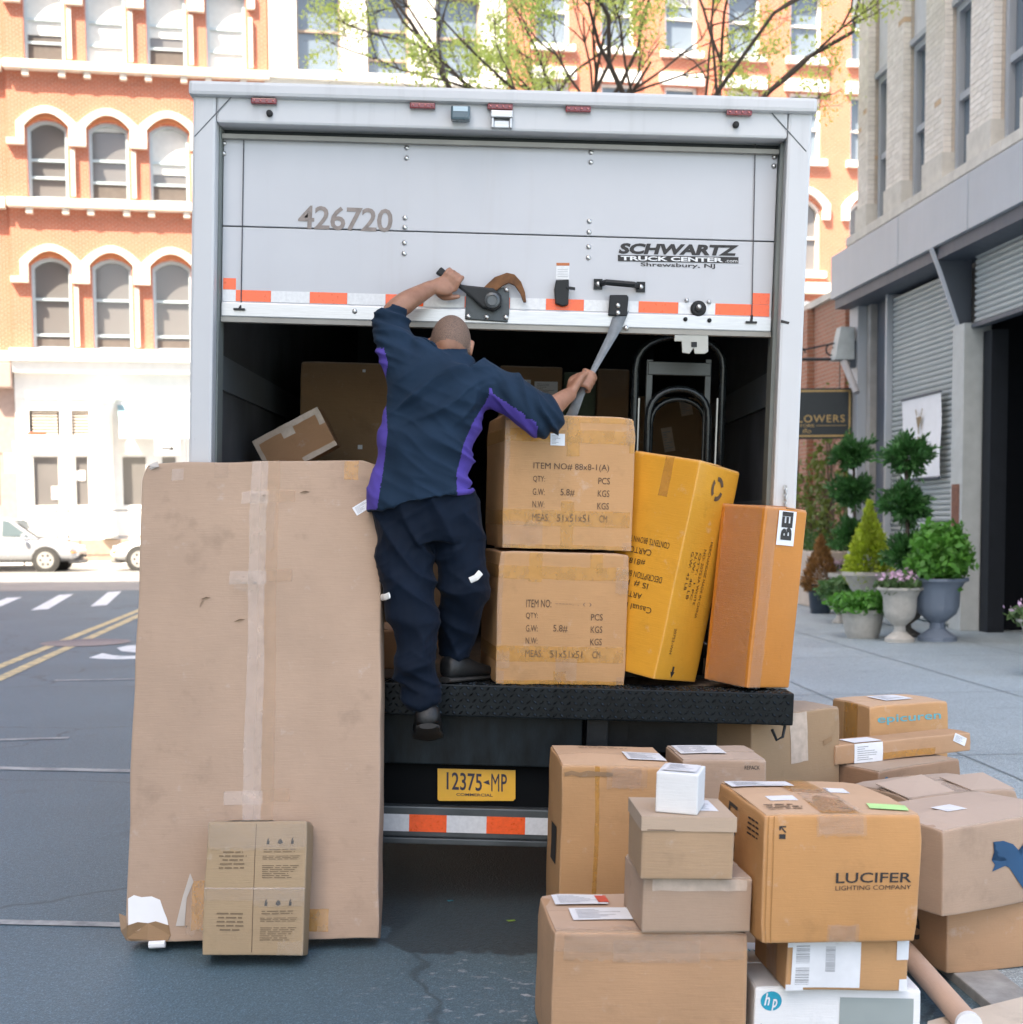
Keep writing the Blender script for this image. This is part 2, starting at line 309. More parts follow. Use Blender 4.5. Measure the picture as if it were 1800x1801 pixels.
cs = MB().add([(-400, 31.5, .006), (400, 31.5, .006), (400, 60, .006), (-400, 60, .006)], [(0, 1, 2, 3)]).build('cross_street', asphalt('pale_concrete_road', (.24, .235, .225), False)); tag(cs, kind='structure')
PHI = rad(4.23); SDIR = V((-math.sin(PHI), math.cos(PHI), 0)); SN = V((math.cos(PHI), math.sin(PHI), 0))
K0 = V((1.46, 4.6, 0))                                   # a point on the dropped kerb line
def st(s, n_, z=0): return K0 + SDIR*s + SN*n_ + V((0, 0, z))
mb = MB(); mb.add([st(-60, .16, .03), st(33, .16, .03), st(33, 60, .03), st(-60, 60, .03)], [(0, 3, 2, 1)])
walk = mb.build('pavement', M_WALK); tag(walk, kind='structure')
M_KERB = simple('granite_kerb', (.30, .30, .29), .75, var=.2, scale=14, bmp=.4)
for i in range(38):
    a, b = st(-50+i*2.2, 0), st(-50+i*2.2+2.185, 0)
    if i == 0: kmesh = MB().box(0, 2.185, 0, .16, -.1, .034).mesh('kerb_stone', M_KERB, .006)
    link('kerb_stone', kmesh, walk, loc=a, rot=(0, 0, math.pi/2+PHI)).location = a + SN*.16
M_JOINT = simple('joint_dirt', (.20, .23, .24), .9)
for s_ in (1.1, 4.2, 7.3, 10.4, 13.5, 16.6, 19.7): MB().add([st(s_, .17, .033), st(s_, 6.2, .033), st(s_+.014, 6.2, .033), st(s_+.014, .17, .033)], [(0, 3, 2, 1)]).build('pavement_joint', M_JOINT, walk)
for n_ in (1.7, 3.3, 4.9): MB().add([st(-8, n_, .035), st(30, n_, .035), st(30, n_+.014, .035), st(-8, n_+.014, .035)], [(0, 1, 2, 3)]).build('pavement_joint', M_JOINT, walk)

# ================================================================== FAR FACADES (across the cross street)
LFA = rad(10.5); MLF = Matrix.Translation((-15.6, 49.5, 0)) @ Matrix.Rotation(LFA, 4, 'Z')
far = MB().box(-60, 75, -4.3, 40, -.2, .15).build('far_pavement', simple('far_pavement_concrete', (.42, .41, .39), .8, bmp=.2)); far.matrix_world = MLF; tag(far, kind='structure')
M_OBRICK = brickmat('orange_red_brick', (.50, .120, .055), (.54, .34, .26), wash=(.54, .22, .14))
M_CREAM = simple('cream_stone', (.66, .58, .50), .8, var=.08, scale=3, bmp=.15)
M_WHITE = simple('white_painted_iron', (.78, .76, .73), .6, var=.05, scale=3)
M_BLUEF = simple('pale_blue_window_paint', (.46, .55, .58), .5, var=.06)
M_ORTRIM = simple('terracotta_trim', (.50, .16, .06), .7)
M_GLASS = glassmat('dark_window_glass', (.16, .15, .145)); M_GLASSB = glassmat('blue_window_glass', (.16, .2, .24))
M_BLIND = simple('window_blind', (.62, .64, .62), .8, var=.05); M_BROWNST = simple('pink_brownstone', (.40, .29, .25), .85, var=.08, bmp=.2)
def arch(x0, x1, zb, zs, rise, n=14):
    r = [(x0, zb), (x1, zb)]
    for i in range(n+1):
        t = i/n; x = x1+(x0-x1)*t; r.append((x, zs+rise*(1-abs(2*t-1)**2.1)))
    return r
def inset(poly, k, kb=None):
    xs = [p[0] for p in poly]; zs = [p[1] for p in poly]; cx = (min(xs)+max(xs))/2; w_ = (max(xs)-min(xs))/2; zb = min(zs); h_ = max(zs)-zb; kb = k if kb is None else kb
    return [(cx+(p[0]-cx)*(w_-k)/w_, zb+kb+(p[1]-zb)*(h_-k-kb)/h_) for p in poly]
def window(par, x0, x1, zb, zs, rise, fm, depth=.28, fw=.10, blind=0, openb=0, rails=(.47,), glass=None, hood=None, hoodm=None, trim=None):
    poly = arch(x0, x1, zb, zs, rise); inn = inset(poly, fw); H = zs+rise-zb
    f = MB().ring(poly, inn, depth-.12, depth+.05)
    wd = x1-x0
    for r in rails: f.box(x0+fw*.9, x1-fw*.9, depth-.075, depth+.02, zb+H*r-.035, zb+H*r+.045)
    wo = f.build('window', fm, par)
    MB().prism(inset(poly, fw*.85), depth+.03, depth+.045).build('pane', glass or M_GLASS, wo)
    if blind:
        MB().box(x0+fw, x1-fw, depth-.005, depth+.012, zb+H*(1-blind), zs-.02).build('blind', M_BLIND, wo)
        if rise > .05: MB().prism([(x0+fw, zs-.02)]+[(x1-fw, zs-.02)]+[(x1-fw+(x0-x1+2*fw)*t/8, zs-.02+(rise-fw)*(1-abs(2*t/8-1)**2.1)) for t in range(9)], depth-.005, depth+.012).build('blind', M_BLIND, wo)
    if openb: MB().box(x0+fw, x1-fw, depth-.03, depth+.028, zb+fw*.8, zb+H*openb).build('open_sash_gap', simple('sash_gap_dark', (.11, .095, .085), .9), wo)
    if hood:
        a_, b_ = x0-.33, x1+.33; o_ = [(b_, zs-.42)]+[(b_+(a_-b_)*i/14, zs+.14+(rise+hood-.22)*(1-abs(i/7-1)**1.9)) for i in range(15)]+[(a_, zs-.42)]
        a_, b_ = x0-.06, x1+.06; i_ = [(b_, zs-.42)]+[(b_+(a_-b_)*i/14, zs+.02+(rise+.17)*(1-abs(i/7-1)**2.0)) for i in range(15)]+[(a_, zs-.42)]
        MB().prism(o_+i_[::-1], -.16, .05).build('hood_mould', hoodm or M_CREAM, wo)
    if trim:
        o_ = arch(x0-.05, x1+.05, zb, zs, rise+.19)[2:]; i_ = arch(x0+.0, x1-.0, zb, zs, rise+.012)[2:]
        MB().prism(o_+i_[::-1], -.06, .06).build('arch_trim', trim, wo)
    return wo
def wall_mb(u0, u1, z0, z1, rows, th=.35, y0=0.0):
    mb = MB(); z = z0
    for zb, zs, rise, xs in rows:
        if zb > z: mb.box(u0, u1, y0, y0+th, z, zb)
        x = u0; zt = zs+rise
        for a, b in xs:
            mb.box(x, a, y0, y0+th, zb, zt); x = b
            if rise > .01:
                m_ = 14; L = [(a, zs)]; 
                cur = [(a+(b-a)*i/m_, zs+rise*(1-abs(2*i/m_-1)**2.1)) for i in range(m_+1)]
                for i in range(m_): mb.prism([cur[i], cur[i+1], (cur[i+1][0], zt+.001), (cur[i][0], zt+.001)], y0, y0+th)
        mb.box(x, u1, y0, y0+th, zb, zt); z = zt
    if z1 > z: mb.box(u0, u1, y0, y0+th, z, z1)
    return mb
# ---- brick building with arched windows
br = empty('brick_loft_building', M=MLF, label='orange brick loft building with white arched window hoods above white storefront', cat='building')
P_ = 2.02; UW = [(-.78+P_*i, .55+P_*i) for i in range(4)]
rows = [(7.45, 10.30, .27, UW), (12.53, 14.92, .27, UW), (17.12, 19.62, .27, UW)]
wall_mb(-1.42, 7.36, 7.3, 23, rows).build('wall', M_OBRICK, br)
MB().box(-1.42, 7.36, .7, 9, 0, 23).build('interior_core', simple('room_dark', (.07, .06, .055), .9), br)
blinds = {(1, 2): .62, (2, 0): .66, (2, 1): .98, (2, 2): .62, (2, 3): .98, (1, 1): .1, (0, 0): 0}
opens = {(1, 1): .23, (1, 2): .24, (2, 0): .30, (2, 2): .25, (0, 0): .12, (0, 1): .12, (0, 2): .12}
for r, (zb, zs, rise, xs) in enumerate(rows):
    for i, (a, b) in enumerate(xs):
        window(br, a, b, zb, zs, rise, M_BLUEF, blind=blinds.get((r, i), 0), openb=opens.get((r, i), 0), rails=(.5, .28) if (r, i) == (1, 0) else (.52, .24) if r else (.55, .16), hood=.50, trim=M_ORTRIM)
        if i: MB().box(xs[i-1][1]+.06, a-.06, -.22, .05, zs-.62, zs-.42).build('capital', M_CREAM, br)
        MB().box(b+.10, b+.24, -.14, .05, zb+.1, zs-.72).build('pilaster', M_CREAM, br)
    MB().box(-1.42, -.84, -.22, .05, zs-.62, zs-.42).build('capital', M_CREAM, br)
for z in (12.3, 16.88):
    MB().box(-1.45, 7.40, -.34, .05, z-.10, z+.20).build('sill_course', M_CREAM, br, .03)
    for i in range(9):
        u = -.85+i*P_/2+(.18 if i % 2 else 0); MB().box(u, u+.22, -.26, .02, z-.30, z-.102).build('bracket', M_CREAM, br)
MB().box(-1.50, 7.42, -.50, .05, 7.0, 7.42).build('cornice', M_WHITE, br, .03); MB().box(-1.46, 7.40, -.34, .05, 6.62, 6.998).build('cornice', M_WHITE, br, .03)
# storefront
sf = MB(); sf.box(-1.42, 7.36, -.05, .25, 5.75, 6.618)
for a, b in ((-1.42, -.98), (.03, .42), (1.02, 2.0), (2.98, 3.35), (4.0, 4.5), (5.3, 7.36)): sf.box(a, b, -.02, .3, .9, 5.748)
for a, b in ((-.98, .03), (.42, 1.02), (2.0, 2.98), (3.35, 4.0), (4.5, 5.3)):
    sf.box(a, b, 0, .28, 5.36, 5.748); sf.box(a, b, 0, .28, 3.86, 4.5); sf.box(a, b, 0, .28, .9, 2.0)
    if a > 1.5: sf.box(a, b, 0, .28, 4.5, 5.36)
sf.build('storefront', M_WHITE, br)
for a, b in ((-.90, -.05), (.42, 1.02)):
    for k in range(8): MB().obox(((a+b)/2, .1, 4.56+k*.105), b-a, .08, .03, Matrix.Rotation(.7, 3, 'X')).build('louver_slat', M_CREAM, br)
    MB().box(a, b, .22, .24, 4.5, 5.36).build('louver_back', simple('louver_brown', (.16, .11, .08), .9), br)  # dark brown board behind the slats
for a, b in ((-.98, .03), (.42, 1.02), (2.0, 2.98), (3.35, 4.0), (4.5, 5.3)):
    wo = MB().ring([(a, 2.0), (b, 2.0), (b, 3.86), (a, 3.86)], [(a+.09, 2.09), (b-.09, 2.09), (b-.09, 3.77), (a+.09, 3.77)], .05, .2).build('window', M_WHITE, br)
    MB().box(a+.08, b-.08, .16, .18, 2.08, 3.78).build('pane', M_GLASS, wo)
MB().box(-.32, -.08, .13, .155, 2.3, 2.75).build('paper_notice', M_WHITE, br); MB().box(.52, .82, .13, .155, 2.95, 3.3).build('paper_notice', M_WHITE, br)
cl = MB().lathe([(.30, .95), (.30, 1.2), (.24, 1.3), (.21, 5.2), (.25, 5.3)], 14, (1.62, -.25, 0)).build('column', M_WHITE, br, smooth=True, auto=True)
cp = MB().lathe([(.22, 5.3), (.27, 5.5), (.26, 5.55), (.37, 5.72)], 12, (1.62, -.25, 0)); cp.box(1.2, 2.04, -.64, .05, 5.72, 5.82); cp.build('capital', M_WHITE, br)
MB().box(-1.6, 7.5, -.30, .3, .148, .9).build('plinth', simple('plinth_shade_brown', (.33, .25, .19), .85, bmp=.2), br, .02)  # base course whose brown colour stands in for the shadow along it
aw = MB(); aw.add([(1.98, -.06, 5.56), (4.5, -.06, 5.56), (4.66, -1.0, 4.98), (2.1, -1.0, 4.98), (1.98, -.06, 5.52), (4.5, -.06, 5.52), (4.66, -1.0, 4.94), (2.1, -1.0, 4.94)], [(0, 3, 2, 1), (4, 5, 6, 7), (0, 1, 5, 4), (1, 2, 6, 5), (2, 3, 7, 6), (3, 0, 4, 7)])
awo = aw.build('awning', simple('pale_blue_canvas', (.24, .36, .40), .85), br); MB().box(2.1, 4.66, -1.02, -1.0, 4.36, 4.975).build('valance', M_WHITE, awo)
# brownstone to its left
bn = empty('brownstone_building', M=MLF, label='pink brownstone building edge at far left beside white storefront', cat='building')
nrows = [(2.0, 3.9, 0, [(-3.2, -1.9)]), (4.6, 5.5, 0, [(-3.2, -1.9)])]
wall_mb(-7, -1.44, .9, 7.3, nrows, y0=.05).build('wall', M_BROWNST, bn)
for zb, zs, _, xs in nrows:
    window(bn, xs[0][0], xs[0][1], zb, zs, 0, M_BROWNST, depth=.2, rails=())
wall_mb(-9, -1.44, 7.3, 23, [(7.5, 10.4, .35, [(-4.3, -2.9)]), (12.5, 15, .35, [(-4.3, -2.9)]), (17.1, 19.6, .35, [(-4.3, -2.9)])], y0=.12).build('upper_wall', M_OBRICK, bn)
for zb, zs in ((7.5, 10.4), (12.5, 15), (17.1, 19.6)): window(bn, -4.3, -2.9, zb, zs, .35, M_BLUEF, hood=.5, depth=.35)
for z in (7.15, 12.3, 16.88): MB().box(-9, -1.52, -.28, .1, z-.15, z+.2).build('sill_course', M_CREAM, bn)
MB().box(-2.3, -1.46, -.42, .05, 6.1, 6.95).build('cornice_block', M_BROWNST, bn, .04); MB().box(-9, -2.32, -.35, .05, 6.3, 6.85).build('cornice', M_BROWNST, bn, .04)
MB().box(-9, -1.62, -.25, .3, .148, .9).build('plinth', M_BROWNST, bn); MB().box(-9, -1.44, .75, 9, 0, 23).build('interior_core', simple('room_dark', (.07,)*3), bn)
# ---- white stone building behind the truck
ws = empty('white_stone_building', M=MLF, label='white stone building with wide blue windows rising behind the truck roof', cat='building')
WU = [(8.36, 9.9), (10.82, 12.3), (13.25, 14.86)]
wrows = [(zb, zb+2.9, 0, WU) for zb in (2.2, 7.3, 12.3, 17.2, 21.5)]
wall_mb(7.40, 15.80, 0, 27, wrows, .5, -.1).build('wall', simple('white_marble', (.70, .67, .62), .75, var=.10, scale=2, bmp=.25), ws)
for zb, zs, _, xs in wrows:
    for i, (a, b) in enumerate(xs): window(ws, a, b, zb, zs, 0, simple('tan_window_frame', (.36, .27, .21), .6), depth=.25, fw=.07, rails=(.2, .55) if i == 1 else (.5,), glass=M_GLASSB)
    MB().box(7.41, 15.79, -.3, -.09, zb-.3, zb-.02).build('sill_course', M_WHITE, ws)
MB().box(7.42, 15.7, .85, 9, 0, 27).build('interior_core', simple('room_dark', (.07,)*3), ws)
# ---- second brick building, right
b2 = empty('brick_corner_building', M=MLF, label='orange brick building with white stone lintels seen right of the truck', cat='building')
U2 = [(16.9+2.42*i, 18.15+2.42*i) for i in range(7)]
r2 = [(2.2, 5.0, .3, U2), (6.3, 8.9, .3, U2), (10.75, 13.1, .35, U2), (14.9, 17.35, 0, U2), (18.6, 21.2, 0, U2)]
wall_mb(15.86, 34.0, 0, 26, r2).build('wall', M_OBRICK, b2)
for k, (zb, zs, rise, xs) in enumerate(r2):
    for i, (a, b) in enumerate(xs):
        wo = window(b2, a, b, zb, zs, rise, M_WHITE, fw=.09, hood=.5 if rise else None, hoodm=M_WHITE, glass=M_GLASS if k < 3 else M_GLASSB, blind=.35 if (i+k) % 3 == 0 and k != 2 else 0)
        if not rise: MB().box(a-.22, b+.22, -.14, .05, zs+.02, zs+.45).build('lintel', M_WHITE, wo)
        MB().box(a-.18, b+.18, -.2, .05, zb-.24, zb-.01).build('sill', M_WHITE, wo)
MB().box(15.86, 34.1, -.35, .05, 9.9, 10.3).build('cornice', M_CREAM, b2); MB().box(15.9, 34.0, .7, 9, 0, 26).build('interior_core', simple('room_dark', (.07,)*3), b2)
for u in (29.6, 31.9): MB().box(u, u+.3, -.1, .03, 10.35, 26).build('quoin_strip', M_WHITE, b2)

# ================================================================== BUILDINGS BESIDE AND BEHIND THE CAMERA (they shade the street)
M_OFF = brickmat('buff_brick', (.36, .28, .21), (.32, .28, .24)); M_OFF2 = brickmat('grey_brick', (.30, .28, .26), (.30, .28, .26))
def tower(name, label, x0, x1, y0, y1, h, mat, nx):
    t = empty(name, label=label, cat='building'); MB().box(x0, x1, y0, y1, 0, h).build('wall', mat, t)
    wm = MB().box(-.03, .03, -.8, .8, -1.1, 1.1).mesh('window', M_GLASSB)
    for z in range(4, int(h)-2, 4):
        for i in range(nx): link('window', wm, t, loc=(x1+.01, y0+(y1-y0)*(i+.5)/nx, z))
    MB().box(x0-.3, x1+.5, y0-.3, y1+.3, h, h+.9).build('cornice', M_CREAM, t)
tower('tall_buff_building', 'tall buff brick building across the street, left of the camera', -24, -10.5, -17, 8, 58, M_OFF, 9)
tower('grey_rear_building', 'lower grey brick building behind the tall buff one', -62, -24.6, -17, 8.2, 49, M_OFF2, 4)
# ================================================================== RIGHT BUILDING (grey brick, roller shutters)
MRB = Matrix.Translation((5.92, 18.68, 0)) @ Matrix.Rotation(-(math.pi/2-PHI), 4, 'Z')
rb = empty('grey_garage_building', M=MRB, label='pale grey brick building with blue metal fascia and roller shutters on the right', cat='building')
M_GBRICK = [simple('grey_brick_%d' % i, c, .85, var=.10, scale=9, bmp=.3) for i, c in enumerate(((.72, .67, .61), (.78, .73, .67), (.56, .485, .41), (.58, .42, .28)))]
M_GMORT = simple('grey_mortar', (.40, .385, .37), .9); M_GREYM = paintmat('blue_grey_metal', (.40, .43, .47), (.44, .44, .43), .35, .45)
M_GREYD = paintmat('dark_blue_grey_paint', (.075, .09, .115), (.12, .12, .12), .3, .5); M_STONE = simple('sill_stone', (.58, .55, .50), .85, var=.12, scale=5, bmp=.3)
M_SLAT = paintmat('shutter_slat_paint', (.46, .49, .49), (.30, .27, .24), .3, .45, streak=False)
wins = [(-3.70+1.6*i-.02, -3.20+1.6*i+.03) for i in range(5)]      # window slots; piers stand proud between them
piers = [(-4.52, -4.02)]+[(w_[1]+.0, w_[1]+.72) for w_ in wins]
core = MB(); core.box(-4.50, 6, .28, 12, 5.6, 16); core.box(-4.5, -3.95, .05, 12, 0, 5.6); core.box(-3.0, -.22, .25, .45, 3.9, 5.6); core.build('wall', M_GMORT, rb)
# brick piers: each brick its own piece
brick_specs = []
bh = .075
for pi, (a, b) in enumerate(piers):
    z = 6.12
    while z < 10.4:
        row = int(round((z-6.12)/bh)); L = (b-a)/3.0; x = a+(-L/2 if row % 2 else 0)
        while x < b-.01:
            xa, xb = max(a, x), min(b, x+L)
            if b-xb < .07: xb = b
            if xa-a < .001 and xb-a < .07: x += L; continue
            if xb-xa > .03: brick_specs.append(((xa+xb)/2, .055, z+bh/2, xb-xa-.009, .11, pi, z, 0))
            x = xb if xb > x+L else x+L
        for k in range(1):                                        # the pier's return, facing the viewer
            y = .115+k*.14; brick_specs.append((b-.05, y+.065, z+bh/2, .10, .13, pi, z, 1))
        z += bh
brick_specs.sort(key=lambda q: (-(q[0])+abs(q[2]-7.3)*.55) if q[0] < 1.6 else 99)
cache = {}; stuffb = [MB(), MB(), MB(), MB()]
for k, (x, y, z, lx, ly, pi, z0, ret) in enumerate(brick_specs):
    mi = 3 if random.random() < .012 else (2 if ret else random.choice((0, 0, 1)))
    j = random.uniform(-.0015, .0015)
    if k < 300:
        key = (round(lx, 3), round(ly, 3), mi)
        if key not in cache: cache[key] = MB().box(-lx/2, lx/2, -ly/2, ly/2, -bh/2+.0035, bh/2-.0035).mesh('brick', M_GBRICK[mi])
        link('brick', cache[key], rb, loc=(x, y+j, z))
    else: stuffb[mi].box(x-lx/2, x+lx/2, y-ly/2+j, y+ly/2+j, z-bh/2+.0035, z+bh/2-.0035)
for i, s_ in enumerate(stuffb):
    o = s_.build('more_bricks', M_GBRICK[i], rb); o['kind'] = 'stuff'
for a, b in piers: MB().box(a+.012, b-.012, .012, .26, 6.12, 10.4).build('pier_mortar', M_GMORT, rb); MB().box(a-.02, b+.02, -.03, .42, 6.0, 6.42).build('pier_base', M_STONE, rb, .008)
for i, (a, b) in enumerate(wins):
    if i: a -= .32
    else: a = -3.98
    ztop = 8.32
    fr_ = MB().ring([(a, 6.02), (b, 6.02), (b, ztop), (a, ztop)], [(a+.10, 6.14), (b-.08, 6.14), (b-.08, ztop-.1), (a+.10, ztop-.1)], .15, .30)
    fr_.box(a+.1, b-.08, .17, .26, 7.06, 7.15); wo = fr_.build('window', M_GREYM, rb)
    MB().box(a+.09, b-.07, .24, .26, 6.13, ztop-.09).build('pane', M_GLASSB, wo); MB().box(a, b, .15, .40, ztop+.001, 10.4).build('spandrel_panel', simple('pale_grey_panel', (.58, .59, .61), .6, var=.05), rb)
    MB().box(a-.02, b+.02, .09, .3, ztop-.0, ztop+.08).build('window_head', M_GREYM, wo)
for i in range(7): MB().box(-4.6+i*1.5, -4.6+i*1.5+1.49, -.16, .42, 5.86, 5.998).build('sill_stone', M_STONE, rb, .01)
MB().box(-4.56, 6, .0, .42, 5.60, 5.858).build('stone_band', M_STONE, rb)
# metal fascia with soffit
for a, b in ((-4.60, -1.48), (-1.45, 1.0), (1.02, 3.6)): MB().box(a, b, -.40, .0, 5.02, 5.70).build('fascia_panel', M_GREYM, rb, .012)
MB().box(-4.55, 3.6, -.34, .25, 4.86, 5.018).build('soffit', M_GREYD, rb)
# uprights
MB().box(-4.55, -4.12, -.10, .05, .03, 4.86).build('corner_pilaster', M_GREYM, rb, .01)
MB().box(-4.10, -3.06, .16, .3, .03, 4.86).build('recessed_pier', M_GREYD, rb)
MB().box(-3.06, -2.98, -.02, .2, .03, 4.86).build('shutter_guide', M_GREYM, rb)
MB().box(-.28, .11, -.06, .30, .03, 4.02).build('door_post', simple('post_paint', (.44, .465, .46), .6, var=.08), rb, .01)
MB().box(-.2, .03, -.075, -.058, 1.35, 1.95).build('rust_patch', simple('rust', (.20, .09, .06), .9, var=.3, scale=30), rb)
# roller shutters: every slat is a piece
slat = MB(); prof = [(-.035, 0), (-.012, -.03), (.012, -.036), (.033, -.012), (.036, .006), (-.035, .006)]
def slatmesh(L): return MB().add([(x, p[1], p[0]) for x in (0, L) for p in prof], [tuple(range(5, -1, -1)), tuple(range(6, 12))]+[(i, (i+1) % 6, (i+1) % 6+6, i+6) for i in range(6)]).mesh('shutter_slat', M_SLAT)
sm1 = slatmesh(2.68); sm2 = slatmesh(3.4)
for k in range(64): link('shutter_slat', sm1, rb, loc=(-2.97, .10+random.uniform(-.002, .002), .08+k*.0745))
for k in range(12): link('shutter_slat', sm2, rb, loc=(.13, .10, 4.04+k*.0745))
MB().box(.12, 3.5, .03, .16, 3.95, 4.003).build('shutter_bottom_bar', M_GREYD, rb, .008)
# dark garage interior
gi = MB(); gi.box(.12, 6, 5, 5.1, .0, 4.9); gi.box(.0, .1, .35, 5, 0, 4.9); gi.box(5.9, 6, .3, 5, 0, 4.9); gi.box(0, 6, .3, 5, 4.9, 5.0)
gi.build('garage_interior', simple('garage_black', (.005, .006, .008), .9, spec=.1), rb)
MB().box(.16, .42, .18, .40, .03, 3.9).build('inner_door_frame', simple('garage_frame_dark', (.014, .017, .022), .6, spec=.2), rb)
# diagonal gusset bracket under the fascia
bk = MB(); bk.add([(-1.52, -.40, 5.0), (-1.46, -.40, 5.0), (-1.46, -.0, 4.0), (-1.52, -.0, 4.0), (-1.52, .14, 5.0), (-1.46, .14, 5.0), (-1.46, .14, 4.0), (-1.52, .14, 4.0)], [(0, 3, 2, 1), (4, 5, 6, 7), (0, 1, 5, 4), (3, 7, 6, 2), (0, 4, 7, 3), (1, 2, 6, 5)])
for p in bk.v: p.x += 1.30
bk.build('gusset_bracket', M_GREYD, rb); MB().add([V((p.x+1.27, p.y-.03, p.z)) for p in MB().box(-1.55, -1.43, -.41, -.37, 4.99, 5.05).v], MB().box(0, 1, 0, 1, 0, 1).f)
fl = MB().tube([(-.19, -.40, 5.02), (-.19, -.28, 4.72), (-.19, -.02, 4.0)], [(.075, .02)]*3, 4).build('gusset_flange', M_GREYM, rb)
# wall lamp box on the corner
la = empty('wall_lamp', M=MRB @ Matrix.Translation((-4.30, -.30, 4.02)), label='grey box floodlight fixed to the blue corner pilaster', cat='lamp')
lb = MB(); lb.add([(-.16, -.16, 0), (.16, -.16, 0), (.16, .16, 0), (-.16, .16, 0), (-.10, -.06, .52), (.13, -.06, .52), (.13, .16, .52), (-.10, .16, .52)], [(0, 3, 2, 1), (4, 5, 6, 7), (0, 1, 5, 4), (1, 2, 6, 5), (2, 3, 7, 6), (3, 0, 4, 7)]); lb.build('housing', simple('lamp_grey', (.38, .42, .43), .5), la, .01)
MB().tube([(.1, .0, -.02), (.46, .10, -.55)], .055, 8).build('arm', simple('lamp_arm_grey', (.36, .35, .36), .5), la); MB().box(-.05, .1, .1, .21, -.12, .3).build('mount', M_GREYD, la)
# banner on the shutter
bn_ = empty('paper_banner', M=MRB @ Matrix.Translation((-2.27, -.01, 2.07)), label='white paper banner with small gold cup emblem on the roller shutter', cat='banner')
bv = MB(); nx, nz = 10, 8
bv.add([(1.52*i/nx, -.01-.012*math.sin(i*1.3)*(1-j/nz)-.01*math.sin(j*.9), 1.14*j/nz+.04*(1-i/nx)*0) for j in range(nz+1) for i in range(nx+1)], [(j*(nx+1)+i, j*(nx+1)+i+1, (j+1)*(nx+1)+i+1, (j+1)*(nx+1)+i) for j in range(nz) for i in range(nx)])
bv.build('sheet', simple('banner_white', (.82, .82, .84), .7, var=.03), bn_, smooth=True)
gd = MB(); gd.prism([(.66, .86), (.86, .86), (.80, .76), (.78, .70), (.77, .62), (.75, .62), (.74, .70), (.70, .76)], -.045, -.04)
gd.prism([(.62, .96), (.65, .97), (.70, .88), (.68, .87)], -.045, -.04); gd.prism([(.84, .88), (.88, .97), (.90, .96), (.86, .87)], -.045, -.04); gd.prism([(.72, .55), (.80, .55), (.79, .58), (.73, .58)], -.045, -.04)
gd.build('emblem', simple('dull_gold', (.22, .15, .07), .5), bn_)
gr = MB()
for k, (z, w_) in enumerate(((.47, .95), (.41, .8), (.36, .9), (.27, .5))): gr.box(.76-w_/2, .76+w_/2, -.044, -.041, z, z+.022)
gr.build('printed_line', simple('pale_print', (.55, .57, .62), .7), bn_); MB().tube([(.0, -.02, 1.15), (1.52, -.02, 1.15)], .018, 8).build('top_rod', M_GREYD, bn_); MB().tube([(.0, -.02, -.01), (1.52, -.02, -.01)], .018, 8).build('bottom_rod', M_GREYD, bn_)
# hanging sign: dark board with gold rim
SY = 23.0
a, b = hy(1378, 683, SY), hy(1498, 771, SY)
sg = empty('hanging_sign', loc=((a.x+b.x)/2, SY, b.z), label='black hanging sign with gold border and gold lettering FLOWERS', cat='sign'); W_, H_ = b.x-a.x, a.z-b.z
M_GOLD = simple('gold_leaf', (.42, .28, .11), .4, .3, var=.15)
MB().box(-W_/2, W_/2, -.03, .03, 0, H_).build('board', simple('sign_black', (.016, .022, .026), .45), sg, .006)
MB().ring([(-W_/2+.03, .03), (W_/2-.03, .03), (W_/2-.03, H_-.03), (-W_/2+.03, H_-.03)], [(-W_/2+.06, .06), (W_/2-.06, .06), (W_/2-.06, H_-.06), (-W_/2+.06, H_-.06)], -.037, -.031).build('gold_border', M_GOLD, sg)
mb = MB(); add_text(mb, 'FLOWERS', lambda u, v: V((-.42+u*.85, -.036, .26+v*.12)), bold=.008, space=1.15); mb.build('lettering', M_GOLD, sg)
mb = MB(); add_text(mb, 'YORK', lambda u, v: V((-.30+u*.25, -.036, .185+v*.05))); mb.box(-.03, .45, -.037, -.034, .205, .213); add_text(mb, 'flo', lambda u, v: V((-.25+u*.14, -.036, .09+v*.07)), shear=.3); mb.build('lettering', M_GOLD, sg)
ir = MB(); Mi = V((0, 0, H_)); ir.tube([(-W_/2-.6, 0, H_+.46), (W_/2+.05, 0, H_+.46)], .025, 6); ir.tube([(W_/2+.05, 0, H_+.1), (W_/2+.05, 0, H_+.8)], .03, 6)
ir.tube([(-W_/2-.3, 0, H_+.47), (-.2, 0, H_+.62), (.3, 0, H_+.72), (W_/2+.05, 0, H_+.78)], .014, 6)
for cx_, cz_, r_ in ((-.3, .56, .10), (.22, .60, .13)): ir.tube([(cx_+r_*(1-t*.06)*math.cos(t*.7), 0, H_+cz_+r_*(1-t*.06)*math.sin(t*.7)) for t in range(12)], .014, 5)
for x in (-.35, .35): ir.tube([(x, 0, H_-.005), (x, 0, H_+.45)], .008, 5)
ir.build('iron_bracket', simple('wrought_iron', (.02, .022, .025), .5, .3), sg)
MB().box(W_/2+.03, W_/2+.30, -.05, .05, H_+.15, H_+.75).build('wall_plate', simple('wrought_iron', (.02,)*3), sg)
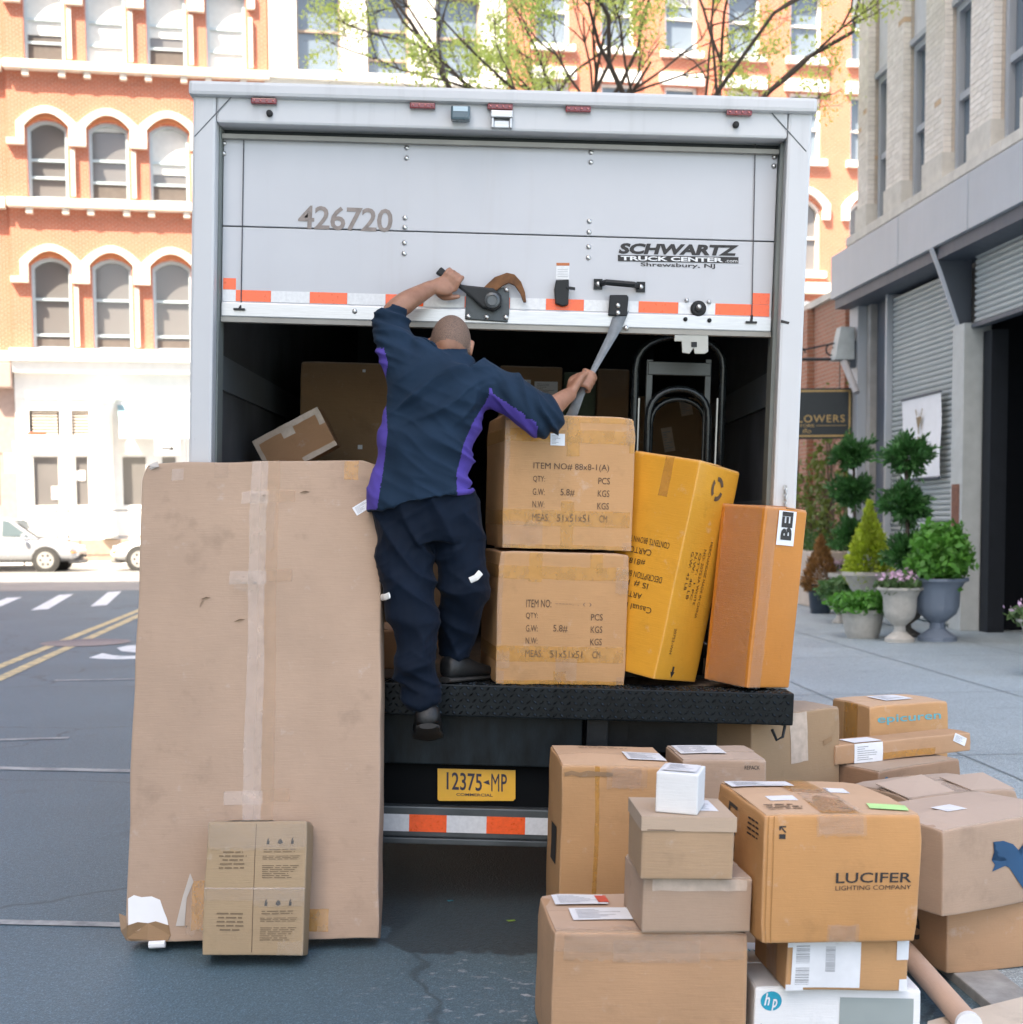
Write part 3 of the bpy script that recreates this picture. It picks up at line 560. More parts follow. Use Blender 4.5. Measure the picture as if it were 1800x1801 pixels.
# ---- lower brick wall with ivy beyond the corner
M_NB = brickmat('garden_wall_brick', (.36, .14, .085), (.34, .24, .18), wash=(.30, .20, .15))
vw = empty('ivy_brick_wall', M=MRB, label='red brick garden wall with climbing ivy behind the hanging sign', cat='wall')
MB().box(-14, -4.62, .55, 1.0, 0, 5.5).build('wall', M_NB, vw); MB().box(-14.1, -4.6, .48, 1.06, 5.5, 5.62).build('coping', M_STONE, vw)
for i in range(4): MB().box(-14+i*2.35, -13.5+i*2.35, .42, .56, 0, 5.49).build('brick_pier', M_NB, vw)
def leaves(mb, pts, size, jit=.5, n=1):
    for p in pts:
        for _ in range(n):
            a = V((random.gauss(0, 1), random.gauss(0, 1), random.gauss(0, 1))).normalized(); b = a.orthogonal().normalized(); b.rotate(Quaternion(a, random.random()*6.28)); c = a.cross(b)
            s = size*random.uniform(1-jit, 1+jit); q = V(p); mb.add([q-b*s*.5, q+c*s*.28, q+b*s*.5, q-c*s*.28], [(0, 1, 2, 3)])
iv = MB(); pts = []
for k in range(10):
    x = -13.5+k*.9+random.uniform(-.3, .3); h_ = random.uniform(1.5, 5.2)
    z = 0; path = [V((x, .5, 0))]
    while z < h_: z += .25; x += random.uniform(-.14, .14); path.append(V((x, .48, z)))
    for p in path:
        for _ in range(int(42*(1.25-p.z/6.5))): pts.append(p+V((random.gauss(0, .28), random.uniform(-.22, .05), random.gauss(0, .2))))
leaves(iv, pts, .13); iv.build('ivy_leaves', leafmat('ivy_green', (.12, .17, .035)), vw)
st_ = MB()
for k in range(26):
    x = random.uniform(-12, -4.8); z = random.uniform(0, 1.5); pth = []
    for _ in range(7): pth.append((x, .45, z)); x += random.uniform(-.25, .25); z += random.uniform(.1, .45)
    st_.tube(pth, .012, 4)
st_.build('ivy_stems', simple('ivy_bark', (.10, .07, .05), .9), vw)
pw = MB().box(-9, -4.9, -.55, .3, .03, .95).build('planter_wall', simple('beige_render', (.50, .42, .35), .85, bmp=.2), vw, .02)
pl_ = []; 
for _ in range(900): pl_.append(V((random.uniform(-8.9, -5), random.uniform(-.5, .25), .95+abs(random.gauss(0, .16)))))
mb = MB(); leaves(mb, pl_, .10); mb.build('planter_foliage', leafmat('planter_green', (.05, .12, .03)), vw)

# ================================================================== POTTED PLANTS
def pot_at(px, py, z=.03): return hz(px, py, z)
M_URNC = simple('cast_stone', (.44, .42, .38), .85, var=.12, scale=14, bmp=.35); M_URNB = paintmat('blue_grey_urn', (.16, .20, .26), (.30, .33, .36), .6, .5, streak=False); M_URND = simple('dark_blue_pot', (.02, .035, .055), .4); M_SOIL = simple('soil', (.04, .028, .02), .95)
URN = [(.22, 0), (.22, .05), (.16, .09), (.09, .15), (.085, .22), (.13, .26), (.21, .33), (.24, .42), (.25, .62), (.29, .70), (.34, .73), (.34, .76), (.30, .76), (.27, .70)]
BOWL = [(.17, 0), (.17, .03), (.10, .08), (.07, .14), (.12, .2), (.25, .30), (.33, .38), (.36, .40), (.36, .43), (.31, .42), (.28, .36)]
POT = [(.19, 0), (.21, .06), (.22, .08), (.26, .36), (.28, .37), (.28, .42), (.25, .42), (.24, .36)]
def urn(par, prof, sc, sz, mat, flute=0, nf=0):
    MB().lathe([(r*sc, z*sz) for r, z in prof], 28, (0, 0, 0), flute=flute, nf=nf).build('pot', mat, par, smooth=True, auto=True)
    zt = prof[-1][1]*sz; MB().lathe([(.01, zt), (prof[-1][0]*sc*.98, zt+.003), (.01, zt+.02)], 14).build('soil', M_SOIL, par)
def ball_pts(c, r, n, sq=1.0, rough=.22):
    out = []
    for _ in range(n):
        d = V((random.gauss(0, 1), random.gauss(0, 1), random.gauss(0, 1))).normalized(); k = r*(1+rough*noise.noise(d*2.1+V(c)*3))*random.uniform(.6, 1.04); out.append(V(c)+V((d.x*k, d.y*k, d.z*k*sq)))
    return out
def needles(mb, pts, c, size):
    for p in pts:
        d = (p-V(c)).normalized()+V((random.gauss(0, .35), random.gauss(0, .35), random.gauss(.25, .35))); d.normalize(); s = d.orthogonal().normalized(); s.rotate(Quaternion(d, random.random()*6.28)); L = size*random.uniform(.6, 1.4)
        mb.add([p, p+d*L*.5+s*L*.18, p+d*L, p+d*L*.5-s*L*.18], [(0, 1, 2, 3)])
M_TOPI = leafmat('juniper_green', (.040, .135, .032), .2); M_LIME = leafmat('golden_cypress', (.34, .43, .04), .25); M_BUSH = leafmat('bright_shrub_green', (.085, .25, .035), .3); M_DRY = leafmat('dry_brown_conifer', (.26, .13, .04), .1); M_SAGE = leafmat('sage_green', (.09, .19, .06), .2); M_BARK = simple('bark', (.09, .065, .05), .9, var=.3, scale=20, bmp=.6)
M_PINK = simple('pink_petals', (.62, .40, .55), .6, var=.2, scale=30); M_FLOWL = leafmat('flower_leaf_green', (.07, .13, .04), .25)
def topiary(px, py, label, balls, potp, sc, sz, mat):
    t = empty('topiary_tree', loc=pot_at(px, py), label=label, cat='plant', group='potted plants by the roller shutter'); urn(t, potp, sc, sz, mat)
    z0 = potp[-1][1]*sz; top = balls[-1][0]; MB().tube([(0, 0, z0-.05), (.02, .01, top*.5), (-.01, 0, top)], [.032, .028, .02], 8).build('trunk', M_BARK, t, smooth=True)
    for z, r in balls:
        m = MB(); c = V((random.uniform(-.04, .04), 0, z)); needles(m, ball_pts(c, r, int(4600*(r/.28)**2), .78, 1.5), c, .085); m.build('foliage_ball', M_TOPI, t)
def shrub(name, px, py, label, potp, sc, sz, pm, kind, h_, r_, mat, n=1500, size=.07, flute=0, nf=0):
    t = empty(name, loc=pot_at(px, py), label=label, cat='plant', group='potted plants by the roller shutter'); urn(t, potp, sc, sz, pm, flute, nf); z0 = potp[-1][1]*sz; m = MB()
    if kind == 'cone':
        pts = []
        for _ in range(n):
            u = random.random()**1.4; an = random.random()*6.28; rr = r_*(1-u**1.35)*(1+.22*noise.noise(V((math.cos(an)*2, math.sin(an)*2, u*5))))*random.uniform(.7, 1.05)*(.80+.3*min(1, u*8)); pts.append(V((rr*math.cos(an), rr*math.sin(an), z0+u*h_)))
        needles(m, pts, (0, 0, z0+h_*.25), size)
    else:
        c = V((0, 0, z0+h_*.45)); leaves(m, ball_pts(c, r_, n, h_*.55/r_, .5), size)
        MB().tube([(0, 0, z0-.03), (.02, 0, z0+h_*.5)], [.02, .012], 6).build('stem', M_BARK, t)
    m.build('foliage', mat, t); return t, z0
topiary(1500, 1082, 'three-ball juniper topiary nearest the hanging sign', [(1.22, .20), (1.88, .225), (2.46, .205)], BOWL, 1.05, 1.5, M_URNC)
topiary(1592, 1118, 'three-ball juniper topiary in front of the paper banner', [(1.06, .205), (1.66, .235), (2.26, .205)], URN, .85, .7, simple('weathered_pot', (.20, .18, .16), .85, bmp=.3))
shrub('golden_cypress', 1527, 1100, 'yellow green cone shaped cypress in cast stone urn', BOWL, 1.0, 1.75, M_URNC, 'cone', 1.02, .27, M_LIME, 5200, .085)
shrub('leafy_shrub', 1648, 1126, 'round bright green shrub in fluted blue grey urn', URN, 1.05, 1.0, M_URNB, 'ball', .72, .37, M_BUSH, 2900, .095, .03, 16)
shrub('dried_conifer', 1443, 1078, 'brown dried conifer in dark blue pot', POT, .75, 1.05, M_URND, 'cone', .80, .25, M_DRY, 3200, .07)
shrub('trailing_plant', 1517, 1121, 'low bushy green plant spilling over round stone pot', POT, .98, .85, M_URNC, 'ball', .28, .36, M_BUSH, 2000, .075)
shrub('trailing_plant', 1478, 1095, 'pale sage plant trailing over small pedestal bowl', BOWL, .68, .8, M_URNC, 'ball', .36, .30, M_SAGE, 1500, .07)
for px_, py_, lb_, sc_, sz_ in ((1478, 1074, 'pink flowers in wide cast stone bowl beside brown conifer', .85, 1.55), (1582, 1128, 'pink and white flowers in front stone urn by the topiary', .80, 1.2), (1832, 1190, 'pink flowers in pot at the right edge of the pavement', .7, 1.0)):
    t, z0 = shrub('flower_urn', px_, py_, lb_, BOWL if sz_ > 1.3 else URN, sc_, sz_*.72 if sz_ < 1.3 else sz_, M_URNC, 'ball', .18, .27, M_FLOWL, 750, .07)
    m = MB(); leaves(m, [V((random.gauss(0, .13), random.gauss(0, .13), z0+.12+abs(random.gauss(0, .06)))) for _ in range(170)], .055); m.build('blossom', M_PINK, t)

# ================================================================== STREET TREES
M_LEAF = leafmat('honey_locust_leaf', (.46, .53, .14), .55)
def tree(px, Y, label, seed, fork, spread, lean=0.0, H=13.5):
    rnd = random.Random(seed); X = hy(px, 910, Y).x
    t = empty('honey_locust_tree', loc=(X, Y, .03), label=label, cat='tree', group='young leafing street trees behind the truck')
    tr = MB(); tw = MB(); lf = MB(); tips = []
    tr.tube([(0, 0, -.02), (.02, 0, 1.2), (.05, .03, fork*.6), (lean*.3, 0, fork)], [.20, .15, .12, .10], 10)
    def grow(p, d, L, r, depth):
        n = 5; pts = [p]; q = p.copy(); dd = d.copy()
        for i in range(n):
            dd = (dd+V((rnd.gauss(0, .15), rnd.gauss(0, .15), rnd.gauss(.03, .10)))).normalized(); q = q+dd*L/n; pts.append(q.copy())
        (tr if depth < 2 else tw).tube(pts, [r*(1-.5*i/n) for i in range(n+1)], 6 if depth < 2 else 4, cap=False)
        if depth >= 2: tips.extend(pts[1:])
        if depth < 4:
            for k in range(3):
                i = rnd.choice((2, 3, 4, 5)); s = V((rnd.gauss(0, 1), rnd.gauss(0, 1), rnd.gauss(.15, .5))).normalized()
                grow(pts[i], (dd+s*rnd.uniform(.6, 1.1)).normalized(), L*rnd.uniform(.5, .72), r*.5, depth+1)
    for k in range(6):
        an = k*1.05+rnd.uniform(-.3, .3); grow(V((lean*.3, 0, fork-.3*rnd.random())), V((math.cos(an)*spread, math.sin(an)*spread, 1)).normalized(), rnd.uniform(2.7, 3.8), .062*rnd.uniform(.7, 1.1), 0)
    for p in tips:
        if rnd.random() < .50 and noise.noise(p*.9) > -.08:
            c = p+V((rnd.gauss(0, .06),)*3); n = rnd.randint(7, 17); ax = V((rnd.gauss(0, 1), rnd.gauss(0, 1), rnd.gauss(-.2, .6))).normalized()
            leaves(lf, [c+ax*(rnd.uniform(0, .22))+V((rnd.gauss(0, .07), rnd.gauss(0, .07), rnd.gauss(0, .06))) for _ in range(n)], .062)
    tr.build('trunk', M_BARK, t, smooth=True); tw.build('twigs', M_BARK, t)['kind'] = 'stuff'; lf.build('crown', M_LEAF, t)
tree(950, 26.0, 'honey locust with branches fanning out above the truck roof left of centre', 3, 7.4, 1.15)
tree(1165, 21.5, 'honey locust with bright new leaves above the truck roof right of centre', 11, 6.2, 1.12)
# ================================================================== TRUCK
TROLL = rad(2.0)
MT = Matrix.Translation((0, 5.6, 0)) @ Matrix.Rotation(TROLL, 4, 'Y')
def T(x, y, yl=0.0): return fhit(MT, x, y, yl)
tk = empty('box_truck', M=MT, label='white box delivery truck with its rear roll-up door half raised', cat='truck')
M_TW = paintmat('truck_white_paint', (.53, .54, .555), (.26, .26, .26), .55, .36); M_DOOR = paintmat('door_panel_grey', (.50, .51, .535), (.38, .34, .31), .30, .42)
M_ALU = simple('brushed_aluminium', (.48, .49, .50), .38, .75, var=.12, scale=12, stretch=(1, 20, 20)); M_BLK = simple('black_steel', (.009, .011, .013), .42, .0, var=.35, scale=16, bmp=.15, spec=.3); M_TRD = simple('black_tread_plate', (.006, .009, .011), .40, .0, var=.4, scale=22, bmp=.1, spec=.18)
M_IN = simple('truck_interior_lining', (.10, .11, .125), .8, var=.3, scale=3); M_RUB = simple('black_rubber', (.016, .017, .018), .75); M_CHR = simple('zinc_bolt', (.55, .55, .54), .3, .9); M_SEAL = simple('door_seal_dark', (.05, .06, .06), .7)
M_RED = simple('red_reflective', (.90, .105, .014), .3, var=.10, scale=70, coat=.3); M_WREF = simple('white_reflective', (.66, .67, .68), .35, var=.08, scale=70, coat=.3)
tl, tr_ = T(343, 141), T(1428, 178); OL, OR_ = T(336, 480).x, T(1418, 480).x; ZR = (tl.z+tr_.z)/2
IL, IR = T(378, 400).x, T(1379, 400).x; ZO = T(880, 229).z
BT = T(880, 1205, -.15).z; FLZ = BT-.01
# box: rear frame
MB().box(OL, IL, 0, .12, FLZ-.08, ZR-.05).build('rear_post', M_TW, tk, .012); MB().box(IR, OR_, 0, .12, FLZ-.08, ZR-.05).build('rear_post', M_TW, tk, .012)
MB().box(IL+.001, IR-.001, .003, .12, ZO, ZR-.05).build('rear_header', M_TW, tk, .01)
MB().box(OL-.012, OR_+.012, -.03, .16, ZR-.055, ZR).build('roof_rail', M_TW, tk, .014)
MB().box(OL, OL+.035, .121, 5.6, FLZ, ZR-.06).build('side_wall', M_TW, tk); MB().box(OR_-.035, OR_, .121, 5.6, FLZ, ZR-.06).build('side_wall', M_TW, tk)
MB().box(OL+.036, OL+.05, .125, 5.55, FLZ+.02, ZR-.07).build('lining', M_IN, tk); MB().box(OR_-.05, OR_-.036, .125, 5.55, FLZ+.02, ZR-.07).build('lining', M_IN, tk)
for sx, x in ((1, OL+.051), (-1, OR_-.066)):
    for z in (FLZ+.62, FLZ+1.15): MB().box(x, x+.014, .13, 5.5, z, z+.14).build('wall_rail', simple('rail_dark_steel', (.16, .19, .22), .6, .2), tk)
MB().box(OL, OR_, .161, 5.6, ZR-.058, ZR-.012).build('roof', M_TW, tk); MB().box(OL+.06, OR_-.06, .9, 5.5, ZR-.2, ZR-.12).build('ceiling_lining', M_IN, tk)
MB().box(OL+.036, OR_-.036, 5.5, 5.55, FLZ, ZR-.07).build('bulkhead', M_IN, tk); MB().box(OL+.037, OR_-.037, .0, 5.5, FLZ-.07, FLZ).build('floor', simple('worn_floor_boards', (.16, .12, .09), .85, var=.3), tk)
for p0, p1 in (((343, 240), (425, 152)), ((1418, 266), (1350, 190))):
    a, b = T(*p0), T(*p1); MB().tube([(a.x, -.001, a.z), (b.x, -.001, b.z)], .0022, 4).build('weld_seam', simple('seam_grey', (.16, .17, .18), .8), tk)  # weld seams drawn as thin dark grey lines
# jamb seals
DLx, DRx = T(391, 400, .10).x, T(1364, 400, .10).x
for x0, x1 in ((IL+.001, DLx), (DRx, IR-.001)): MB().box(x0, x1, .06, .16, FLZ, ZO-.002).build('jamb_seal', simple('grey_jamb', (.17, .19, .18), .6), tk)
# roll-up door
DY = .10
zb_, zt_ = T(870, 570, DY).z, T(880, 262, DY).z; zmid = T(880, 411, DY).z
DL, DR = T(392, 400, DY).x, T(1363, 400, DY).x
door = MB().box(DL, DR, DY, DY+.025, zmid+.0025, zt_+.03).build('door_panel', M_DOOR, tk, .003); MB().box(DL, DR, DY, DY+.025, zb_+.055, zmid-.0025).build('door_panel', M_DOOR, tk, .003)
MB().box(DL, DR, DY+.012, DY+.03, zmid-.003, zmid+.003).build('panel_gap', M_SEAL, tk)
MB().box(IL-.02, IR+.02, DY+.03, DY+.05, zt_, ZO+.12).build('door_seal', M_SEAL, tk); MB().box(DL, DR, DY-.03, DY-.002, zt_+.005, zt_+.022).build('seal_lip', simple('seal_lip_grey', (.30, .29, .26), .7), tk)
MB().box(DL, DR, DY-.012, DY+.02, zb_, zb_+.056).build('bottom_rail', M_ALU, tk, .004); MB().box(DL, DR, DY-.008, DY+.03, zb_-.02, zb_).build('bottom_seal', simple('bottom_seal_grey', (.30, .29, .26), .6), tk)
def tape_seg(x0, x1, za, zb2, y, m, par=tk): MB().box(x0, x1, y-.0016, y, za, zb2).build('reflective_tape', m, par)
tz0, tz1 = zb_+.062, zb_+.062+T(700, 535).z-T(700, 555).z
xs = [T(p, 545, DY).x for p in (415, 477, 545, 611, 678, 745, 817, 897, 960, 1027, 1123, 1193, 1258, 1322)]
for i in range(len(xs)-1): tape_seg(xs[i]+.0006, xs[i+1]-.0006, tz0, tz1, DY, M_RED if i % 2 == 0 else M_WREF)
lx, rx = T(393, 520, DY).x, T(1353, 545, DY).x
for a, b in ((lx, xs[0]), (xs[-1], rx)):
    tape_seg(a, b, tz1+.001, tz1+.045, DY, M_RED); tape_seg(a, b, tz0-.002, tz1, DY, M_WREF if a < 0 else M_RED)
riv = MB().lathe([(.0105, 0), (.010, .003), (.006, .006), (.001, .007)], 10).mesh('rivet', M_CHR, smooth=True)
for px_ in (716, 1040):
    for py_ in ((260, 278, 383, 400, 427, 446) if px_ < 900 else (268, 285, 389, 408, 434, 453)):
        p = T(px_-(py_-260)*.025, py_, DY); link('rivet', riv, tk, loc=(p.x, DY, p.z), rot=(math.pi/2, 0, 0))
for px_, py_ in ((395, 252), (394, 270), (1362, 276), (1361, 292), (625, 548), (1101, 577)): p = T(px_, py_, DY); link('rivet', riv, tk, loc=(p.x, DY-.002 if py_ < 400 else DY-.013, p.z), rot=(math.pi/2, 0, 0))
for a, b, e in (((430, 238), (425, 538), (423, 545)), ((1328, 252), (1322, 555), (1320, 568))):
    p, q, r = T(*a, DY), T(*b, DY), T(*e, DY); MB().tube([(p.x, DY-.006, p.z), (q.x, DY-.006, q.z)], .0022, 5).build('lift_cable', simple('steel_cable', (.10, .10, .11), .5, .5), tk)
    c = MB(); c.tube([(q.x, DY-.008, q.z), (r.x, DY-.02, r.z)], .005, 6); c.box(r.x-.022, r.x+.022, DY-.026, DY-.012, r.z-.003, r.z+.004); c.build('cable_clip', M_BLK, tk)
# printing on the door
M_NUM = simple('worn_number_print', (.25, .21, .19), .6, var=.25, scale=30)
def plane_fn(p0, p1, p2, yl):       # (0,0)=p0 lower-left, (1,0)=p1 lower-right, (0,1)=p2 upper-left
    a, b, c = T(*p0, yl), T(*p1, yl), T(*p2, yl); return lambda u, v: a+(b-a)*u+(c-a)*v
mb = MB(); add_text(mb, '426720', plane_fn((524, 402), (690, 409), (526, 360), DY-.002), bold=.016, space=.95); mb.build('fleet_number', M_NUM, tk)
mb = MB(); add_text(mb, 'SCHWARTZ', plane_fn((1088, 446), (1298, 450), (1090, 427), DY-.002), bold=.05, shear=.12)
mb.build('lettering', INK, tk)
f_ = plane_fn((1087, 459), (1299, 463), (1087, 448), DY-.002); MB().add([f_(0, 0), f_(1, 0), f_(1, 1), f_(0, 1)], [(0, 1, 2, 3)]).build('lettering_bar', INK, tk)
mb = MB(); add_text(mb, 'TRUCK CENTER', plane_fn((1092, 457.5), (1272, 461), (1092, 449.5), DY-.0032), bold=.035); add_text(mb, '.com', plane_fn((1276, 461), (1297, 461.5), (1276, 457), DY-.0032)); mb.build('lettering', M_WREF, tk)
mb = MB(); add_text(mb, 'Shrewsbury, NJ', plane_fn((1127, 470), (1258, 473), (1127, 461), DY-.002), bold=.015); mb.build('lettering', INK, tk)
def poly_part(name, pts, y0, y1, mat, bevel=0, par=tk): return MB().prism([(T(*p, y0).x, T(*p, y0).z) for p in pts], y0, y1).build(name, mat, par, bevel)
# header lamps
for px_, py_ in ((466, 180), (744, 188), (880, 190), (1017, 194), (1299, 200)):
    c = T(px_, py_); l = MB().box(c.x-.049, c.x+.049, -.022, -.001, c.z-.011, c.z+.011).build('marker_light', simple('marker_red_lens', (.17, .006, .010), .2, coat=.5), tk, .004)
    for k in range(4): MB().lathe([(.005, 0), (.003, .003)], 8, (0, 0, 0)).build('lamp_bead', simple('pale_red_bead', (.55, .18, .17), .3), l, smooth=True).location = (c.x-.036+k*.024, -.0225, c.z); 
    for ch in l.children: ch.rotation_euler = (math.pi/2, 0, 0)
for px_, py_ in ((475, 200), (1294, 220)):
    c = T(px_, py_); o = MB().lathe([(.013, 0), (.012, .012), (.004, .014)], 14).build('door_bumper', M_RUB, tk, smooth=True); o.location = (c.x, -.001, c.z); o.rotation_euler = (math.pi/2, 0, 0)
c = T(811, 204); MB().box(c.x-.037, c.x+.037, -.05, -.001, c.z-.026, c.z+.028).build('plate_lamp', simple('lamp_dark_blue', (.06, .10, .12), .25, coat=.3), tk, .008); MB().box(c.x-.028, c.x+.028, -.052, -.0505, c.z+.004, c.z+.022).build('lamp_lens', simple('lamp_lens_pale', (.40, .52, .58), .2), tk)
c = T(883, 214); b_ = MB(); b_.box(c.x-.042, c.x+.042, -.035, -.001, c.z+.008, c.z+.034); b_.box(c.x-.040, c.x-.030, -.03, -.001, c.z-.03, c.z+.008); b_.box(c.x+.030, c.x+.040, -.03, -.001, c.z-.03, c.z+.008); b_.box(c.x-.03, c.x+.03, -.02, -.001, c.z-.028, c.z+.0); b_.build('door_catch', M_ALU, tk, .003)
# door latch: plate, lever, rusty hook
LY = DY-.013
poly_part('latch_plate', [(818, 561), (893, 566), (896, 550), (896, 512), (890, 505), (822, 506), (820, 520)], LY-.012, LY, simple('latch_dark_steel', (.055, .065, .07), .45, .4, var=.3, scale=30), .004)
for px_, py_ in ((824, 556), (856, 557), (890, 558), (891, 509)):
    p = T(px_, py_, LY-.012); link('bolt', riv, tk, loc=(p.x, LY-.012, p.z), rot=(math.pi/2, 0, 0))
poly_part('latch_lever', [(766, 480), (776, 468), (812, 500), (868, 506), (882, 518), (882, 538), (868, 547), (848, 540), (822, 516), (800, 500)], LY-.045, LY-.018, M_BLK, .007)
p = T(866, 528, LY-.05); o = MB().lathe([(.03, 0), (.03, .012), (.02, .016), (.019, .010), (.004, .010)], 20).build('pivot', simple('worn_pivot', (.09, .10, .105), .4, .5), tk, smooth=True, auto=True); o.location = (p.x, LY-.044, p.z); o.rotation_euler = (math.pi/2, 0, 0)
M_RUST = simple('rusty_steel', (.17, .075, .03), .75, .3, var=.45, scale=18, bmp=.4)
hp = [(848, 508), (870, 487), (892, 479), (905, 482), (917, 495), (924, 514), (926, 531), (921, 531), (915, 515), (906, 502), (896, 497), (886, 501), (868, 514)]
poly_part('latch_hook', hp, LY-.034, LY-.014, M_RUST, .003)
poly_part('keeper', [(975, 508), (978, 492), (1001, 491), (1001, 505), (1000, 535), (990, 538), (977, 533), (976, 520)], DY-.03, DY-.001, M_BLK, .004); poly_part('keeper_arm', [(998, 503), (1012, 505), (1012, 509), (998, 507)], DY-.04, DY-.02, M_BLK)
poly_part('warning_label', [(978, 491), (1001, 491), (1002, 462), (979, 462)], DY-.0012, DY-.0002, M_WREF); poly_part('label_band', [(979, 467), (1002, 467), (1002, 462), (979, 462)], DY-.002, DY-.0013, simple('dull_orange', (.45, .14, .05), .6))
for k in range(4): poly_part('label_line', [(981, 473+k*4), (999, 473+k*4), (999, 474.4+k*4), (981, 474.4+k*4)], DY-.002, DY-.0013, simple('label_grey', (.45, .46, .47), .7))
# grab handle
hb = MB(); p0, p1 = T(1052, 500, DY), T(1127, 505, DY)
for p in (p0, p1): hb.box(p.x-.017, p.x+.017, DY-.010, DY, p.z-.020, p.z+.020)
hb.tube([(p0.x+.01, DY-.005, p0.z+.002), (p0.x+.03, DY-.045, p0.z+.002), (p1.x-.03, DY-.045, p1.z+.002), (p1.x-.01, DY-.005, p1.z+.002)], [.012]*4, 8); hb.build('grab_handle', M_BLK, tk, smooth=False)
for p in (p0, p1): link('bolt', riv, tk, loc=(p.x, DY-.010, p.z), rot=(math.pi/2, 0, 0))
# strap bracket
poly_part('strap_bracket', [(1070, 554), (1073, 518), (1103, 518), (1106, 522), (1103, 556)], DY-.03, DY-.003, M_BLK, .004); 
for px_, py_ in ((1087, 537), (1087, 550)): p = T(px_, py_, DY-.03); link('bolt', riv, tk, loc=(p.x, DY-.03, p.z), rot=(math.pi/2, 0, 0))
# round lock
p = T(1228, 543, DY); o = MB().lathe([(.031, 0), (.031, .010), (.024, .016), (.014, .016), (.013, .024), (.004, .025)], 22).build('round_lock', M_RUB, tk, smooth=True, auto=True); o.location = (p.x, DY-.002, p.z); o.rotation_euler = (math.pi/2, 0, 0)
p = T(1228, 541, DY); link('bolt', riv, tk, loc=(p.x, DY-.026, p.z), rot=(math.pi/2, 0, 0))
for px_, py_, m_ in ((1208, 528, M_ALU), (1247, 531, M_ALU), (1205, 562, M_BLK), (1247, 564, M_BLK)):
    p = T(px_, py_, DY); o = MB().lathe([(.009, 0), (.008, .008), (.002, .009)], 10).build('stud', m_, tk, smooth=True); o.location = (p.x, DY-.002 if py_ < 550 else DY-.013, p.z); o.rotation_euler = (math.pi/2, 0, 0)
poly_part('scuff_mark', [(1374, 562), (1389, 566), (1387, 570), (1373, 567)], -.0015, -.0003, INK)
# bracket hanging under the door with keeper slot
poly_part('hanging_catch', [(1187, 588), (1246, 588), (1246, 618), (1240, 622), (1222, 622), (1220, 612), (1213, 622), (1200, 620), (1199, 600), (1186, 600)], DY-.005, DY+.008, simple('galvanised_plate', (.36, .36, .33), .5, .4, var=.2), .003)
poly_part('catch_slot', [(1216, 601), (1226, 601), (1226, 610), (1216, 610)], DY-.0075, DY-.0055, M_BLK)
# chain hanging on the right post
for k in range(7):
    p = T(1381, 858+k*6, -.01); o = MB().tube([(.007*math.cos(a), 0, .011*math.sin(a)) for a in [i*.7 for i in range(10)]], .0022, 5).build('chain_link', M_CHR, tk); o.location = (p.x, -.012, p.z); o.rotation_euler = (0, 0, math.pi/2*(k % 2))
# bumper with raised tread lugs
BX0, BX1, BH = OL+.01, T(1397, 1225, -.15).x, .125
MB().box(BX0, BX1, -.15, .03, BT-BH, BT).build('tread_bumper', M_TRD, tk, .006)
lug = MB(); k = 0
x = BX0+.02
while x < BX1-.02:
    for r in range(5):
        z = BT-.014-r*.024; s = 1 if (r+int(round((x-BX0)/.026))) % 2 else -1
        q = Matrix.Rotation(s*rad(42), 3, 'Y'); d = q @ V((.0135, 0, 0)); e = q @ V((0, 0, .0042)); c = V((x+(r % 2)*.013, -.1502, z))
        lug.add([c-d, c+e, c+d, c-e, c+V((0, -.0035, 0))-d*.5, c+V((0, -.0035, 0))+d*.5], [(0, 4, 1), (4, 5, 1), (5, 2, 1), (2, 5, 3), (5, 4, 3), (4, 0, 3)])
        if r < 5:
            c = V((x+(r % 2)*.013, -.138+r*.028, BT+.0002)); d2 = V((d.x, d.z, 0)); e2 = V((e.x, e.z, 0)); u = V((0, 0, .0035)); lug.add([c-d2, c+e2, c+d2, c-e2, c+u-d2*.5, c+u+d2*.5], [(0, 1, 4), (4, 1, 5), (5, 1, 2), (2, 3, 5), (5, 3, 4), (4, 3, 0)])
    x += .026
o = lug.build('tread_lugs', simple('worn_lug_steel', (.035, .042, .046), .25, .8, var=.4, scale=30), tk); o['kind'] = 'stuff'
# under the bumper
zp0, zp1 = T(850, 1345, -.03).z, BT-BH
MB().box(T(640, 1300, -.03).x-.7, T(1024, 1300, -.03).x, -.04, .0, zp0, zp1-.001).build('bumper_panel', simple('scuffed_black_panel', (.007, .012, .015), .45, .0, var=.7, scale=7, stretch=(3, 1, 1), bmp=.1, spec=.22), tk, .004)
a, b = T(1031, 1300, -.06).x, T(1068, 1300, -.06).x; MB().box(a, b, -.09, .0, T(1040, 1312, -.06).z-.12, zp1-.001).build('bumper_strut', M_BLK, tk, .004); MB().box(OL+.2, OL+.28, -.09, 0, zp0-.1, zp1-.001).build('bumper_strut', M_BLK, tk, .004)
MB().box(T(1070, 1290, .1).x, BX1-.1, .12, .16, T(1200, 1308, .1).z-.04, T(1200, 1270, .1).z).build('cross_member', M_BLK, tk, .004)
poly_part('hook_plate', [(1083, 1250), (1107, 1250), (1096, 1262)], -.12, -.10, M_BLK)
MB().tube([(BX1-.02, -.1, BT-BH), (BX1-.03, -.11, BT-BH-.05), (BX1-.055, -.12, BT-BH-.062), (BX1-.075, -.12, BT-BH-.02)], .006, 6).build('hook', M_BLK, tk); poly_part('end_gusset', [(1330, 1262), (1396, 1266), (1378, 1276), (1366, 1274)], -.13, -.05, M_BLK)
MB().box(OL+.25, T(955, 1300, 0).x+.45, .02, .05, T(850, 1432, 0).z, zp0-.005).build('plate_panel', simple('black_back_panel', (.004, .005, .006), .7, spec=.1), tk)
